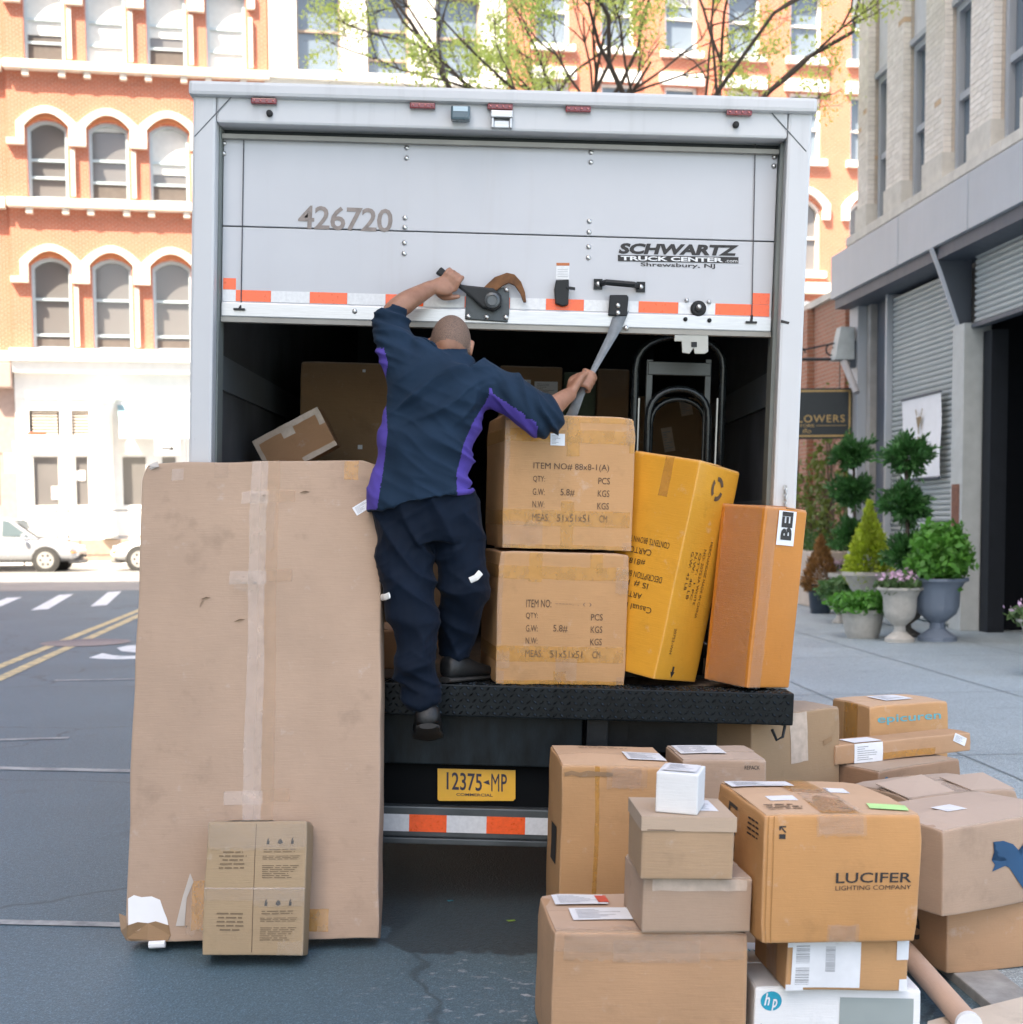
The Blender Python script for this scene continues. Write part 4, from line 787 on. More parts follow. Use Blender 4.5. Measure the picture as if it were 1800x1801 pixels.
# license plate
f_ = lambda p: T(*p, .005)
po = poly_part('license_plate', [(770, 1405), (773, 1408), (903, 1408), (907, 1404), (907, 1354), (770, 1351)], .003, .007, simple('yellow_plate', (.80, .42, .035), .4, var=.08, scale=9, coat=.2), .0008)
mb = MB(); mb2 = MB(); add_text(mb, '12375', plane_fn((786, 1388), (848, 1391), (786, 1357), .0015), bold=.012); add_text(mb, 'M', plane_fn((864.5, 1391), (878.5, 1391.5), (864.5, 1360), .0015)); add_text(mb, 'P', plane_fn((882, 1391.5), (892, 1392), (882, 1360.5), .0015), bold=.01)
add_text(mb, 'COMMERCIAL', plane_fn((803, 1399), (867, 1400.5), (803, 1394), .0015), bold=.015)
mb.add([T(850, 1375, .0015), T(860, 1371, .0015), T(862, 1380, .0015), T(856, 1378, .0015)], [(0, 1, 2, 3)]); mb.build('plate_lettering', simple('plate_ink', (.03, .025, .045), .5), tk)
# rear underride bar with reflective tape
ZB = T(810, 1432, -.02).z; ZB2 = T(810, 1468, -.02).z
XR = T(960, 1450, -.02).x+.5
MB().box(OL+.15, XR, -.03, .05, ZB2-.01, ZB+.03).build('underride_bar', simple('worn_grey_bar', (.075, .085, .09), .4, .4, var=.3), tk, .006)
xs = [T(p, 1448, -.03).x for p in (520, 590, 655, 720, 786, 856, 924, 990, 1060)]
for i in range(len(xs)-1): tape_seg(xs[i], xs[i+1], ZB2+.012, ZB-.002, -.0305, M_RED if i % 2 else M_WREF)
MB().box(OL+.12, XR, -.045, .05, ZB2-.035, ZB2-.011).build('underride_lip', simple('worn_grey_bar', (.075,)*3), tk, .004)
# chassis, wheels, cab
for x in (-.42, .36): MB().box(x, x+.08, .08, 7.2, .62, .84).build('chassis_rail', M_BLK, tk)
MB().tube([(-1.0, 1.5, .48), (.95, 1.5, .48)], .07, 10).build('rear_axle', M_BLK, tk)
for x in (-.98, -.70, .64, .92, ):
    w_ = MB().tube([(x-.12, 1.5, .48), (x-.10, 1.5, .48), (x+.10, 1.5, .48), (x+.12, 1.5, .48)], [.40, .46, .46, .40], 28).build('wheel', M_RUB, tk, smooth=True, auto=True); MB().tube([(x-.125, 1.5, .48), (x+.125, 1.5, .48)], .24, 18).build('rim', M_ALU, w_)
for x in (-.95, .9): w_ = MB().tube([(x-.12, 6.6, .48), (x+.12, 6.6, .48)], .46, 28).build('wheel', M_RUB, tk); MB().tube([(x-.125, 6.6, .48), (x+.125, 6.6, .48)], .24, 18).build('rim', M_ALU, w_)
cb = MB().prism([(5.75, .6), (7.6, .6), (7.6, 1.45), (7.0, 2.3), (5.75, 2.35)], -1.02, .98); 
for p in cb.v: p.x, p.y = p.y, p.x
cbo = cb.build('cab', M_TW, tk, .03)
for s_ in (-1, 1): MB().box((-1.03 if s_ < 0 else .985), (-1.025 if s_ < 0 else .99), 6.2, 7.0, 1.45, 2.15).build('cab_window', M_GLASS, cbo)

for x0, x1 in ((OL+.06, -.30), (.28, OR_-.06)): MB().box(x0, x1, .86, .88, .16, FLZ-.09).build('light_block_flap', M_RUB, tk)  # unseen flaps added to keep light out from beneath the truck
MB().box(-.30, .28, 1.95, 2.3, .28, .80).build('light_block_box', M_BLK, tk, .02)  # added box, blocks light coming through from the front
for x in (OL+.03, OR_-.05): MB().box(x, x+.02, .35, 5.4, .30, FLZ-.075).build('light_block_skirt', M_BLK, tk)  # added skirts that darken the ground under the truck
# strap held by the man: hangs from the bracket
GRIP_R = hy(1037, 668, 5.60)          # where the right hand holds the strap
sp_pts = [(1092, 552, 5.68), (1080, 585, 5.67), (1058, 625, 5.66), (1037, 665, 5.612), (1018, 700, 5.61), (1003, 735, 5.64), (1000, 760, 5.68)]
hw = [.034, .030, .022, .014, .022, .03, .03]; sv = []
for (x, y, Y), w_ in zip(sp_pts, hw):
    c = hy(x, y, Y); sv += [c+V((-w_*.95, 0, -w_*.35)), c+V((w_*.95, -.006, w_*.35)), c+V((w_*.95, -.003, w_*.35)), c+V((-w_*.95, .003, -w_*.35))]
sf_ = [(i*4+k, i*4+(k+1) % 4, i*4+4+(k+1) % 4, i*4+4+k) for i in range(len(hw)-1) for k in range(4)]
so = MB().add(sv, sf_).build('pull_strap', simple('grey_webbing', (.20, .22, .24), .7, var=.12, scale=60, bmp=.3), None, smooth=True); tag(so, 'grey webbing strap hanging from the truck door in the right hand', 'strap')
# ================================================================== CARTONS
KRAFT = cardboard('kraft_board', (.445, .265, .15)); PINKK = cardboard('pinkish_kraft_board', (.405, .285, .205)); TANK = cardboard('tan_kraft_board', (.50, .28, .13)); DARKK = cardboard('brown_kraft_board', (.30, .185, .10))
YELK = cardboard('amber_board', (.70, .33, .030), .10, .35); ORK = cardboard('orange_brown_board', (.52, .19, .022), .14, .4); WHITEK = cardboard('white_carton_board', (.74, .75, .76), .03); OLIVEK = cardboard('dull_tan_board', (.38, .275, .165))
TP_TAN = tapemat('tan_parcel_tape', (.60, .30, .065), .55); TP_CLR = filmmat('clear_parcel_tape', (.97, .95, .92), .10, .16, .4); TP_MILK = tapemat('milky_parcel_tape', (.66, .53, .44), .38); TP_PAPER = tapemat('paper_tape', (.56, .44, .35), .9, .6, .1)
M_LABEL = simple('white_label_paper', (.74, .76, .79), .45, var=.05, scale=20); M_GREYPR = simple('grey_print', (.30, .31, .33), .6, var=.2, scale=50)
TP_CRK = filmmat('crinkled_clear_tape', (.98, .97, .95), .09, .10, .6)
def lin(a, b, r, n):
    L = b-a; e = [a, a+r, a+3*r]; k = max(2, int(n)); mid = [a+3*r+(L-6*r)*i/k for i in range(1, k)]
    return e+mid+[b-3*r, b-r, b]
class Carton:
    def __init__(s, name, label, M, w, d, h, mat, seed=0, amp=.0035, bulge=.006, crush=.010, flaps=True, group=None, r=.004, fold=True, cat='box'):
        s.w, s.d, s.h, s.seed, s.amp, s.bulge, s.crush = w, d, h, seed*13.7, amp, bulge, crush
        s.root = empty(name, M=M, label=label, cat=cat, group=group)
        rnd = random.Random(seed); s.cor = [V((rnd.random(), rnd.random(), rnd.random()))*crush for _ in range(8)]
        xs, ys, zs = lin(-w/2, w/2, r, w/.028), lin(-d/2, d/2, r, d/.028), lin(0, h, r, h/.028)
        ix = {}; vs_ = []; fs = []
        def vid(p):
            k = tuple(round(c, 5) for c in p)
            if k not in ix:
                q = V((min(max(p[0], -w/2+r), w/2-r), min(max(p[1], -d/2+r), d/2-r), min(max(p[2], r), h-r))); dd = V(p)-q
                if dd.length > 1e-7: p2 = q+dd.normalized()*r
                else: p2 = V(p)
                ix[k] = len(vs_); vs_.append(s.warp(p2))
            return ix[k]
        def face(A, B, f, flip):
            for i in range(len(A)-1):
                for j in range(len(B)-1):
                    q = (vid(f(A[i], B[j])), vid(f(A[i+1], B[j])), vid(f(A[i+1], B[j+1])), vid(f(A[i], B[j+1]))); fs.append(q[::-1] if flip else q)
        face(xs, zs, lambda a, b: (a, -d/2, b), 0); face(xs, zs, lambda a, b: (a, d/2, b), 1)
        face(ys, zs, lambda a, b: (-w/2, a, b), 1); face(ys, zs, lambda a, b: (w/2, a, b), 0)
        face(xs, ys, lambda a, b: (a, b, 0), 1); face(xs, ys, lambda a, b: (a, b, h), 0)
        s.body = MB().add(vs_, fs).build('carton_body', mat, s.root, smooth=True); s.mat = mat
        if flaps:                                           # two top flaps meeting in the middle
            for sg in (-1, 1):
                y0, y1 = (-d/2+.004, -.0015) if sg < 0 else (.0015, d/2-.004); m = MB(); n = 10; sag = rnd.uniform(-.001, .004)
                up = [s.warp(V((-w/2+.004+(w-.008)*i/n, y, h+.0042+(sag if (y == y1 and sg < 0) or (y == y0 and sg > 0) else 0)+.0015*noise.noise(V((i*.7, y*9, s.seed)))))) for i in range(n+1) for y in (y0, y1)]
                lo = [p-V((0, 0, .0045)) for p in up]; k = len(up)
                f = [(2*i, 2*i+2, 2*i+3, 2*i+1) for i in range(n)]+[(k+2*i, k+2*i+1, k+2*i+3, k+2*i+2) for i in range(n)]+[(2*i, k+2*i, k+2*i+2, 2*i+2) for i in range(n)]+[(2*i+1, 2*i+3, k+2*i+3, k+2*i+1) for i in range(n)]+[(0, 1, k+1, k), (2*n, k+2*n, k+2*n+1, 2*n+1)]
                m.add(up+lo, f).build('top_flap', mat, s.root)
        s.top = .0062 if flaps else .0012
    def warp(s, p):
        w, d, h = s.w/2, s.d/2, s.h/2; x, y, z = p.x/w, p.y/d, (p.z-h)/h
        q = p + V((noise.noise(p*5+V((s.seed, 0, 0))), noise.noise(p*5+V((0, s.seed, 9))), noise.noise(p*5+V((4, 7, s.seed)))))*s.amp
        cx, cy, cz = max(0, 1-x*x), max(0, 1-y*y), max(0, 1-z*z); b = s.bulge
        q.x += math.copysign(abs(x)**3, x)*b*cy*cz; q.y += math.copysign(abs(y)**3, y)*b*cx*cz; q.z += (max(z, 0)**3)*b*.6*cx*cy
        k = (1 if x > 0 else 0)+(2 if y > 0 else 0)+(4 if z > 0 else 0); f = (max(0, (abs(x)-.75)*4*w if w < .2 else (abs(x)-1+.06/w)*w/.06)*max(0, (abs(y)-1+.06/d)*d/.06)*max(0, (abs(z)-1+.06/h)*h/.06)) if crush_ok else 0
        c = s.cor[k]*min(1, f); q -= V((math.copysign(c.x, x), math.copysign(c.y, y), max(0, z)*c.z))
        return q
    def fp(s, face, u, v, e=.0015):
        w, d, h = s.w, s.d, s.h
        if face == 'front': return s.warp(V((u*w-w/2, -d/2, v*h)))+V((0, -e, 0))
        if face == 'back': return s.warp(V((w/2-u*w, d/2, v*h)))+V((0, e, 0))
        if face == 'left': return s.warp(V((-w/2, d/2-u*d, v*h)))+V((-e, 0, 0))
        if face == 'right': return s.warp(V((w/2, u*d-d/2, v*h)))+V((e, 0, 0))
        return s.warp(V((u*w-w/2, v*d-d/2, h)))+V((0, 0, s.top+e))
    def dims(s, face): return {'front': (s.w, s.h), 'back': (s.w, s.h), 'left': (s.d, s.h), 'right': (s.d, s.h), 'top': (s.w, s.d)}[face]
    def patch(s, name, face, u0, v0, u1, v1, mat, e=.0015, rot=0, ragged=0):
        W_, H_ = s.dims(face); n = max(2, int((u1-u0)*W_/.03)+1); m = max(2, int((v1-v0)*H_/.03)+1); cu, cv = (u0+u1)/2, (v0+v1)/2; c_, s_ = math.cos(rot), math.sin(rot); P = []
        for j in range(m+1):
            for i in range(n+1):
                du, dv = ((u0-cu)+(u1-u0)*i/n)*W_, ((v0-cv)+(v1-v0)*j/m)*H_
                if ragged and i in (0, n): du += random.uniform(-1, 1)*ragged
                if ragged and j in (0, m): dv += random.uniform(-1, 1)*ragged
                P.append(s.fp(face, cu+(du*c_-dv*s_)/W_, cv+(du*s_+dv*c_)/H_, e))
        return MB().add(P, [(j*(n+1)+i, j*(n+1)+i+1, (j+1)*(n+1)+i+1, (j+1)*(n+1)+i) for j in range(m) for i in range(n)]).build(name, mat, s.root, smooth=True)
    def crinkle(s, face, u0, v0, u1, v1, amp=.005, seed=1):
        W_, H_ = s.dims(face); n = max(3, int((u1-u0)*W_/.007)); m = max(3, int((v1-v0)*H_/.009)); P = []
        for j in range(m+1):
            for i in range(n+1):
                u = u0+(u1-u0)*i/n; v = v0+(v1-v0)*j/m; q = V((u*W_*34+v*H_*22, v*H_*60, seed*3.1)); k = max(0, noise.noise(q))+.5*max(0, noise.noise(q*2.3))
                P.append(s.fp(face, u+noise.noise(q*.6)*.004, v+(noise.noise(V((u*40, seed, j)))*.03 if j in (0, m) else 0), .003+amp*1.5*k))
        o = MB().add(P, [(j*(n+1)+i, j*(n+1)+i+1, (j+1)*(n+1)+i+1, (j+1)*(n+1)+i) for j in range(m) for i in range(n)]).build('crinkled_tape', TP_CRK, s.root, smooth=True); return o
    def tape(s, face, u0, v0, u1, v1, mat=None, e=.0016): return s.patch('tape_strip', face, u0, v0, u1, v1, mat or TP_TAN, e, 0, .0015)
    def label(s, face, u0, v0, u1, v1, rot=0, bars=True, mat=None):
        o = s.patch('shipping_label', face, u0, v0, u1, v1, mat or M_LABEL, .0026, rot)
        if bars:
            W_, H_ = s.dims(face); cu, cv = (u0+u1)/2, (v0+v1)/2; c_, s_ = math.cos(rot), math.sin(rot); mb = MB(); rnd = random.Random(int(u0*1000+v0*77))
            for k in range(7):
                a, b = .1, .1+rnd.uniform(.25, .8); y = .14+k*.11; q = []
                for uu, vv in ((a, y), (b, y), (b, y+.035), (a, y+.035)):
                    du, dv = (uu-.5)*(u1-u0)*W_, (vv-.5)*(v1-v0)*H_; q.append(s.fp(face, cu+(du*c_-dv*s_)/W_, cv+(du*s_+dv*c_)/H_, .0032))
                mb.add(q, [(0, 1, 2, 3)])
            mb.build('label_print', M_GREYPR, s.root)['kind'] = 'stuff'
        return o
    def text(s, face, t, u0, v0, u1, v1, mat=None, rot=0, bold=0, shear=0, space=1.0, mb=None, e=.0022):
        m = mb or MB(); c_, s_ = math.cos(rot), math.sin(rot); W_, H_ = s.dims(face); cu, cv = (u0+u1)/2, (v0+v1)/2; wd, ht = (u1-u0)*W_, (v1-v0)*H_
        if abs(math.sin(rot)) > .7: wd, ht = ht, wd
        def f(a, b):
            du, dv = (a-.5)*wd, (b-.5)*ht; return s.fp(face, cu+(du*c_-dv*s_)/W_, cv+(du*s_+dv*c_)/H_, e)
        add_text(m, t, f, bold, shear, 0, space)
        if mb is None: m.build('printed_text', mat or INK, s.root)['kind'] = 'stuff'
        return m
    def lines(s, face, u0, v0, u1, v1, n, mat=None, seed=0, ragged=.4, center=False):
        rnd = random.Random(seed); mb = MB(); dh = (v1-v0)/n
        for k in range(n):
            L = (u1-u0)*(1-ragged*rnd.random()); a = (u0+u1-L)/2 if center else u0; x = a
            while x < a+L:
                wd = rnd.uniform(.012, .045)/s.dims(face)[0]; b = min(a+L, x+wd); y = v0+dh*k
                mb.add([s.fp(face, x, y, .0022), s.fp(face, b, y, .0022), s.fp(face, b, y+dh*.36, .0022), s.fp(face, x, y+dh*.36, .0022)], [(0, 1, 2, 3)]); x = b+.006/s.dims(face)[0]
        o = mb.build('printed_lines', mat or INKB, s.root); o['kind'] = 'stuff'; return o
crush_ok = True
def MF(tl, tr, ztop, d, h, w=None, yaw=None, roll=0.0):
    p, q = hz(*tl, ztop), hz(*tr, ztop); v = q-p; a = math.atan2(v.y, v.x) if yaw is None else yaw; W_ = w or v.length
    return Matrix.Translation(p) @ Matrix.Rotation(a, 4, 'Z') @ Matrix.Rotation(roll, 4, 'Y') @ Matrix.Translation((W_/2, d/2, -h)), W_, d, h
CAMB = rad(2.0)   # the camber of the road tips the heap a little to the right
SW = .034        # pavement level
# --- big flat carton leaning on the bumper
th = rad(15.5); dA = .14
MA = Matrix.Translation((-.944, 5.03, dA*math.sin(th)+.002)) @ Matrix.Rotation(-th, 4, 'X') @ Matrix.Rotation(rad(-.4), 4, 'Y') @ Matrix.Translation((0, dA/2, 0))
A = Carton('flat_carton', 'tall flat carton with torn lower corner leaning on the truck bumper', MA, .915, dA, 1.80, PINKK, 1, .006, .010, .022, flaps=False)
TP_SOFT = tapemat('soft_tan_tape', (.50, .31, .17), .45); A.tape('front', .495, .0, .575, 1.0, TP_SOFT); A.tape('front', .455, .0, .525, 1.0, TP_MILK, .0024)
for v in (.27, .73, .905): A.tape('front', .38 if v < .9 else .42, v, .53, v+.028, TP_MILK, .003); A.tape('front', .52, v+.004, .64, v+.030, TP_SOFT, .0028)
A.tape('front', .85, .955, .91, .998); A.tape('front', .12, .96, .17, .985, TP_MILK); A.tape('front', .30, .965, .36, .998, TP_CLR)
A.label('front', .885, .885, .965, .905, .55); A.tape('front', .26, .02, .36, .12, TP_TAN); A.tape('front', .70, .015, .80, .06, TP_TAN); A.tape('top', .4, 0, .6, 1, TP_MILK)
for u, v, a_, L in ((.27, .69, 1.1, .04), (.285, .70, .1, .04), (.42, .653, .2, .045), (.68, .93, .05, .04)):       # punctures: small lifted tears
    m = MB(); c = A.fp('front', u, v, .002); d1 = V((math.cos(a_), 0, math.sin(a_)))*L/2; d2 = V((-math.sin(a_), 0, math.cos(a_)))*L*.12
    m.add([c-d1, c-d2, c+d1, c+d2, c+d2*.6+V((0, -.009, 0))+d1*.2], [(0, 1, 2, 4), (0, 4, 3), (2, 3, 4)]).build('puncture', DARKK, A.root)
A.crinkle('front', .46, .80, .56, .93, .006, 2); A.crinkle('front', .40, .715, .50, .74, .005, 3); A.crinkle('front', .24, .015, .5, .035, .005, 4)
# torn corner: white foam showing, ragged board around
m = MB(); pts = [(.008, .085), (.03, .092), (.06, .088), (.10, .090), (.135, .083), (.15, .062), (.165, .045), (.172, .030), (.12, .040), (.09, .036), (.05, .038), (.012, .030)]
m.add([A.fp('front', u, v, .004) for u, v in pts], [tuple(range(len(pts)))]).build('torn_hole_foam', simple('white_foam', (.80, .80, .80), .8, var=.03), A.root)
pts2 = [(.004, .030), (.05, .038), (.09, .036), (.12, .040), (.172, .032), (.182, .012), (.17, .001), (.09, .003), (.02, .001), (.004, .006)]
m = MB(); f1 = [A.fp('front', u, v, .006+.004*math.sin(i*2.1)) for i, (u, v) in enumerate(pts2)]; f2 = [p+V((0, .008, 0)) for p in f1]; n = len(f1)
m.add(f1+f2, [tuple(range(n)), tuple(range(2*n-1, n-1, -1))]+[(i, n+i, n+(i+1) % n, (i+1) % n) for i in range(n)]).build('torn_flap', DARKK, A.root)
m = MB(); m.add([A.fp('front', .0, .05, .0), A.fp('front', -.022, .055, .015), A.fp('front', -.014, .02, .02), A.fp('front', .0, .0, .0), A.fp('front', .01, .03, .012)], [(0, 1, 4), (1, 2, 4), (2, 3, 4)]).build('torn_flap', DARKK, A.root)
m = MB(); m.tube([A.fp('front', .10, -.006, .015), A.fp('front', .165, -.004, .018)], [(.013, .010)]*2, 8).build('foam_chunk', simple('white_foam', (.8,)*3), A.root)
m = MB(); m.add([A.fp('front', u, v, .0035) for u, v in ((.20, .03), (.235, .03), (.24, .085), (.265, .118), (.25, .135), (.225, .09))], [tuple(range(6))]).build('peeled_strip', simple('grey_inner_paper', (.50, .46, .42), .9), A.root)
m = MB()
for k in range(7): u = .02+random.random()*.03; m.add([A.fp('front', u-.025, .985+random.random()*.02, .002), A.fp('front', u+.02, .99, .012), A.fp('front', u+.01, 1.004, .004)], [(0, 1, 2)])
m.build('crushed_corner', simple('grey_inner_paper', (.5,)*3), A.root)
# --- small carton leaning on the tall one
dB = .15; MBx = Matrix.Translation((-.907, 4.83, dB*math.sin(rad(17))+.002)) @ Matrix.Rotation(rad(-17), 4, 'X') @ Matrix.Rotation(rad(.6), 4, 'Y') @ Matrix.Translation((0, dB/2, 0))
B = Carton('small_carton', 'small taped brown carton with printed panels leaning on the tall carton', MBx, .352, dB, .462, OLIVEK, 2, .004, .008, .012, flaps=False)
B.tape('front', .0, .80, 1, 1, TP_CLR); B.tape('top', 0, 0, 1, 1, TP_MILK); B.tape('front', 0, .40, 1, .50, TP_CLR); B.tape('front', .0, .485, 1, .497, TP_MILK)
B.label('top', .12, .45, .62, .95); B.label('top', .2, .05, .65, .4); B.patch('crease', 'front', .49, .02, .497, .98, INKB, .001)
for v0 in (.52, .06):
    FI = simple('faded_small_print', (.17, .115, .065), .7); B.lines('front', .12, v0+.12, .42, v0+.27, 5, FI, int(v0*9), center=True); B.lines('front', .58, v0+.245, .92, v0+.28, 2, FI, 3); B.lines('front', .57, v0+.19, .94, v0+.225, 3, FI, 4, ragged=.05); B.lines('front', .57, v0+.05, .93, v0+.155, 7, FI, 5, ragged=.3)
    for k, u in enumerate((.62, .74, .86)):
        m = MB(); z0 = v0+.305; q = [(-.014, 0), (.012, 0), (.016, .03), (.004, .026), (.010, .052), (-.006, .04), (-.012, .018)] if k != 1 else [(-.025, .01), (.0, .0), (.028, .012), (.018, .032), (.0, .042), (-.018, .03)]
        m.add([B.fp('front', u+a, z0+b, .0022) for a, b in q], [tuple(range(len(q)))]).build('handling_symbol', INK, B.root)
B.crinkle('front', .02, .78, .98, .98, .005, 19); B.crinkle('front', .5, .36, 1, .5, .006, 20); B.crinkle('front', .75, .0, 1, .1, .006, 21)
# --- cartons on the truck bed
RT_ = Matrix.Rotation(TROLL, 4, 'Y')
def on_truck(px, py, Y, yaw, w, d, roll=0, zoff=0.0, anchor='left'):
    p = hy(px, py, Y); lp = MT.inverted() @ p; lp.z = BT+.0045+zoff; p = MT @ lp
    off = Matrix.Translation((w/2 if anchor == 'left' else -w/2, d/2, 0))
    return Matrix.Translation(p) @ RT_ @ Matrix.Rotation(roll, 4, 'Y') @ Matrix.Rotation(yaw, 4, 'Z') @ off
c2 = Carton('square_carton', 'lower of two square taped cartons on the truck bumper', on_truck(872, 1200, 5.47, rad(8), .51, .51), .51, .51, .51, TANK, 3, .0025, .006, .008, group='square cartons on the truck bumper')
c1 = Carton('square_carton', 'upper of two square taped cartons, with small white label, beside the man', on_truck(877, 1200, 5.475, rad(8.5), .51, .51, 0, .527), .51, .51, .51, TANK, 4, .0025, .006, .008, group='square cartons on the truck bumper')
for c, first in ((c1, 'ITEM NO# 88x8-1(A)'), (c2, 'ITEM NO:')):
    rows_ = [(first, .22, .585, .22+(.58 if c is c1 else .19), .645), ('QTY:', .22, .495, .31, .545), ('PCS', .72, .495, .81, .545), ('G.W:', .22, .40, .31, .45), ('5.8#', .43, .40, .54, .455), ('KGS', .72, .40, .81, .45), ('N.W:', .22, .305, .31, .355), ('KGS', .72, .305, .81, .355), ('MEAS:', .22, .205, .35, .26), ('51x51x51', .41, .205, .66, .26), ('CM', .74, .205, .80, .26)]
    mb = MB()
    for t_, a, b, u, v in rows_: c.text('front', t_, a, b, u, v, mb=mb)
    mb.build('printed_text', simple('faded_brown_black_ink', (.10, .058, .032), .7), c.root)['kind'] = 'stuff'
    if c is c2: c.text('front', '-----. . ( )', .44, .60, .72, .63, simple('faded_hand_ink', (.22, .14, .09), .7))
    c.tape('front', .0, .80, 1, .90); c.tape('front', .0, .17, .98, .29); c.tape('front', .0, .0, 1, .03, TP_TAN)
    c.tape('front', .44, .0, .54, .36 if c is c1 else .1); c.tape('left', 0, .80, 1, .9); c.tape('left', 0, .17, 1, .28)
    c.tape('front', .0, .30, .035, 1.0, TP_CLR); c.tape('front', .955, .74, .995, 1.0, TP_TAN if c is c1 else TP_CLR); c.tape('front', 0, 0, .06, .10, TP_CLR, .0022); c.tape('front', .93, .0, 1, .06, TP_CLR, .0022)
c1.tape('front', .47, .70, .57, 1.0); c1.tape('front', 0, .955, 1, 1.0); c1.label('front', .345, .775, .455, .865); c2.tape('front', .23, .78, .33, 1.0); c2.tape('front', .70, .86, .8, 1)
c1.crinkle('front', .0, .02, .3, .2, .006, 12); c1.crinkle('front', .93, .8, 1, 1, .006, 13); c2.crinkle('front', .9, .7, 1, .9, .006, 14); c2.crinkle('front', .45, .02, .62, .2, .007, 15); c2.crinkle('front', .0, .12, .1, .25, .006, 16); c1.crinkle('front', .0, .6, .04, 1, .005, 17)
D = Carton('tilted_amber_carton', 'glossy amber carton tilted between the square cartons and the orange brown one', on_truck(1151, 1189, 5.47, rad(-39), .31, .31, rad(9.9), .034, 'right'), .31, .31, .855, YELK, 5, .003, .004, .008)
lst = [('Casual Home', .285), ('ARTICLE#', .34), ('IS # 1158', .39), ('DESCRIPTION BROWN', .43), ('#818258', .49), ('CARTON 1', .54), ('CONTENTS: BROWN TABLE', .59)]
mb = MB()
for t_, v in lst: D.text('front', t_, .10+.0, v, .10+min(.72, .06*len(t_)), v+.028, rot=math.pi, mb=mb)
mb.build('printed_text', simple('amber_box_ink', (.05, .030, .012), .6), D.root)['kind'] = 'stuff'
D.tape('front', .35, .0, .50, .12); D.tape('front', .5, .82, .63, 1); D.tape('top', 0, .4, 1, .6)
mb = MB()
for t_, u, v0, v1 in (('MERCHANDISE MADE IN CHINA', .62, .30, .66), ('NO: 20753A WHITE', .50, .36, .62), ('QTY:  1 PC', .40, .38, .60), ('N.W:  40 LB', .31, .38, .60), ('G.W:  43 LB', .22, .42, .60), ('20753-WH', .20, .12, .24)): D.text('right', t_, u, v0, u+.055, v1, rot=-math.pi/2, mb=mb)
mb.build('printed_text', simple('amber_box_ink', (.05, .030, .012), .6), D.root)['kind'] = 'stuff'
m = MB(); q = [(.36, .055), (.40, .055), (.40, .03), (.43, .03), (.38, .004), (.33, .03), (.36, .03)]; m.add([D.fp('right', a, b+.01, .0022) for a, b in q], [tuple(range(7))]).build('arrow_mark', INK, D.root)
m = MB()
for k in range(3):
    a0 = k*2.094+.3; ring_ = [(a0+i*.25, .048 if j == 0 else .030) for j in (0, 1) for i in (range(7) if j == 0 else range(6, -1, -1))]
    m.add([D.fp('right', .52+r*math.cos(a)/.33, .90+r*math.sin(a)/.855, .0022) for a, r in ring_], [tuple(range(14))])
m.build('recycling_mark', INKB, D.root)
E_ = Carton('orange_brown_carton', 'orange brown plastic wrapped carton at the right end of the bumper', on_truck(1314, 1208, 5.455, rad(-54), .24, .235, rad(3.6), .012, 'right'), .24, .235, .70, ORK, 6, .003, .005, .006, flaps=True)
E_.crinkle('front', .10, 0, .95, 1, .003, 31); E_.crinkle('right', .03, 0, .28, 1, .003, 32)
E_.patch('hang_label', 'right', .30, .80, .72, .99, M_LABEL, .004); E_.text('right', 'BEI', .38, .83, .64, .985, INK, rot=math.pi/2, bold=.05, e=.006)
# --- heap on the ground, right
F1 = Carton('large_carton', 'large carton nearest the camera with clear tape along its top edge', *MF((975, 1640), (1328, 1648), .390, .415, .368, yaw=rad(5), roll=CAMB), KRAFT, 7, .004, .008, .010)
F1.tape('top', .0, .0, 1, .06, TP_CLR); F1.tape('front', 0, .86, 1, 1.0, TP_CLR, .0022); F1.tape('front', .3, .78, .75, .95, TP_CLR, .0035); F1.label('top', .06, .62, .35, .92); F1.label('top', .12, .24, .44, .52); F1.patch('red_sticker', 'top', .30, .66, .36, .88, simple('red_label', (.60, .08, .05), .5), .004); F1.tape('top', .55, .0, .68, 1, TP_PAPER)
F1.crinkle('front', .05, .80, .98, 1.0, .009, 7); F1.crinkle('top', .3, .0, .98, .08, .006, 8)
F2 = Carton('shallow_carton', 'shallow pinkish carton with pale tape standing on the large front carton', *MF((1132, 1545), (1333, 1545), .5415, .28, .153, w=.312, yaw=rad(6), roll=CAMB), PINKK, 8, .002, .003, .004)
F2.tape('front', .08, .78, .95, .99, TP_PAPER); F2.tape('top', .05, 0, .2, 1, TP_PAPER)
F3 = Carton('lidded_carton', 'lidded tan carton second from top of the front stack', *MF((1131, 1437), (1297, 1437), .7215, .265, .172, w=.258, yaw=rad(3), roll=CAMB), PINKK, 9, .002, .003, .004, flaps=False)
F3.body.data.materials[0] = cardboard('plain_tan_board', (.43, .29, .18)); 
mb = MB(); w_, d_, h_ = F3.w/2+.004, F3.d/2+.004, F3.h; mb.box(-w_, w_, -d_, d_, h_-.0, h_+.004); mb.box(-w_, w_, -d_-.001, -d_+.003, h_-.036, h_); mb.box(-w_, -w_+.003, -d_+.003, d_, h_-.036, h_); mb.box(w_-.003, w_, -d_+.003, d_, h_-.036, h_); mb.build('lid', cardboard('plain_tan_board', (.43, .29, .18)), F3.root)
F3.label('top', .62, .3, .88, .9); F3.patch('lid_tear', 'front', .05, .80, .35, .812, INKB, .006)
F4 = Carton('white_box', 'small white box on top of the front stack', *MF((1155, 1357), (1227, 1361), .839, .15, .113, w=.118, yaw=rad(-15), roll=CAMB), WHITEK, 10, .0008, .001, .002, flaps=False, r=.0025)
F4.label('top', .1, .15, .9, .9)
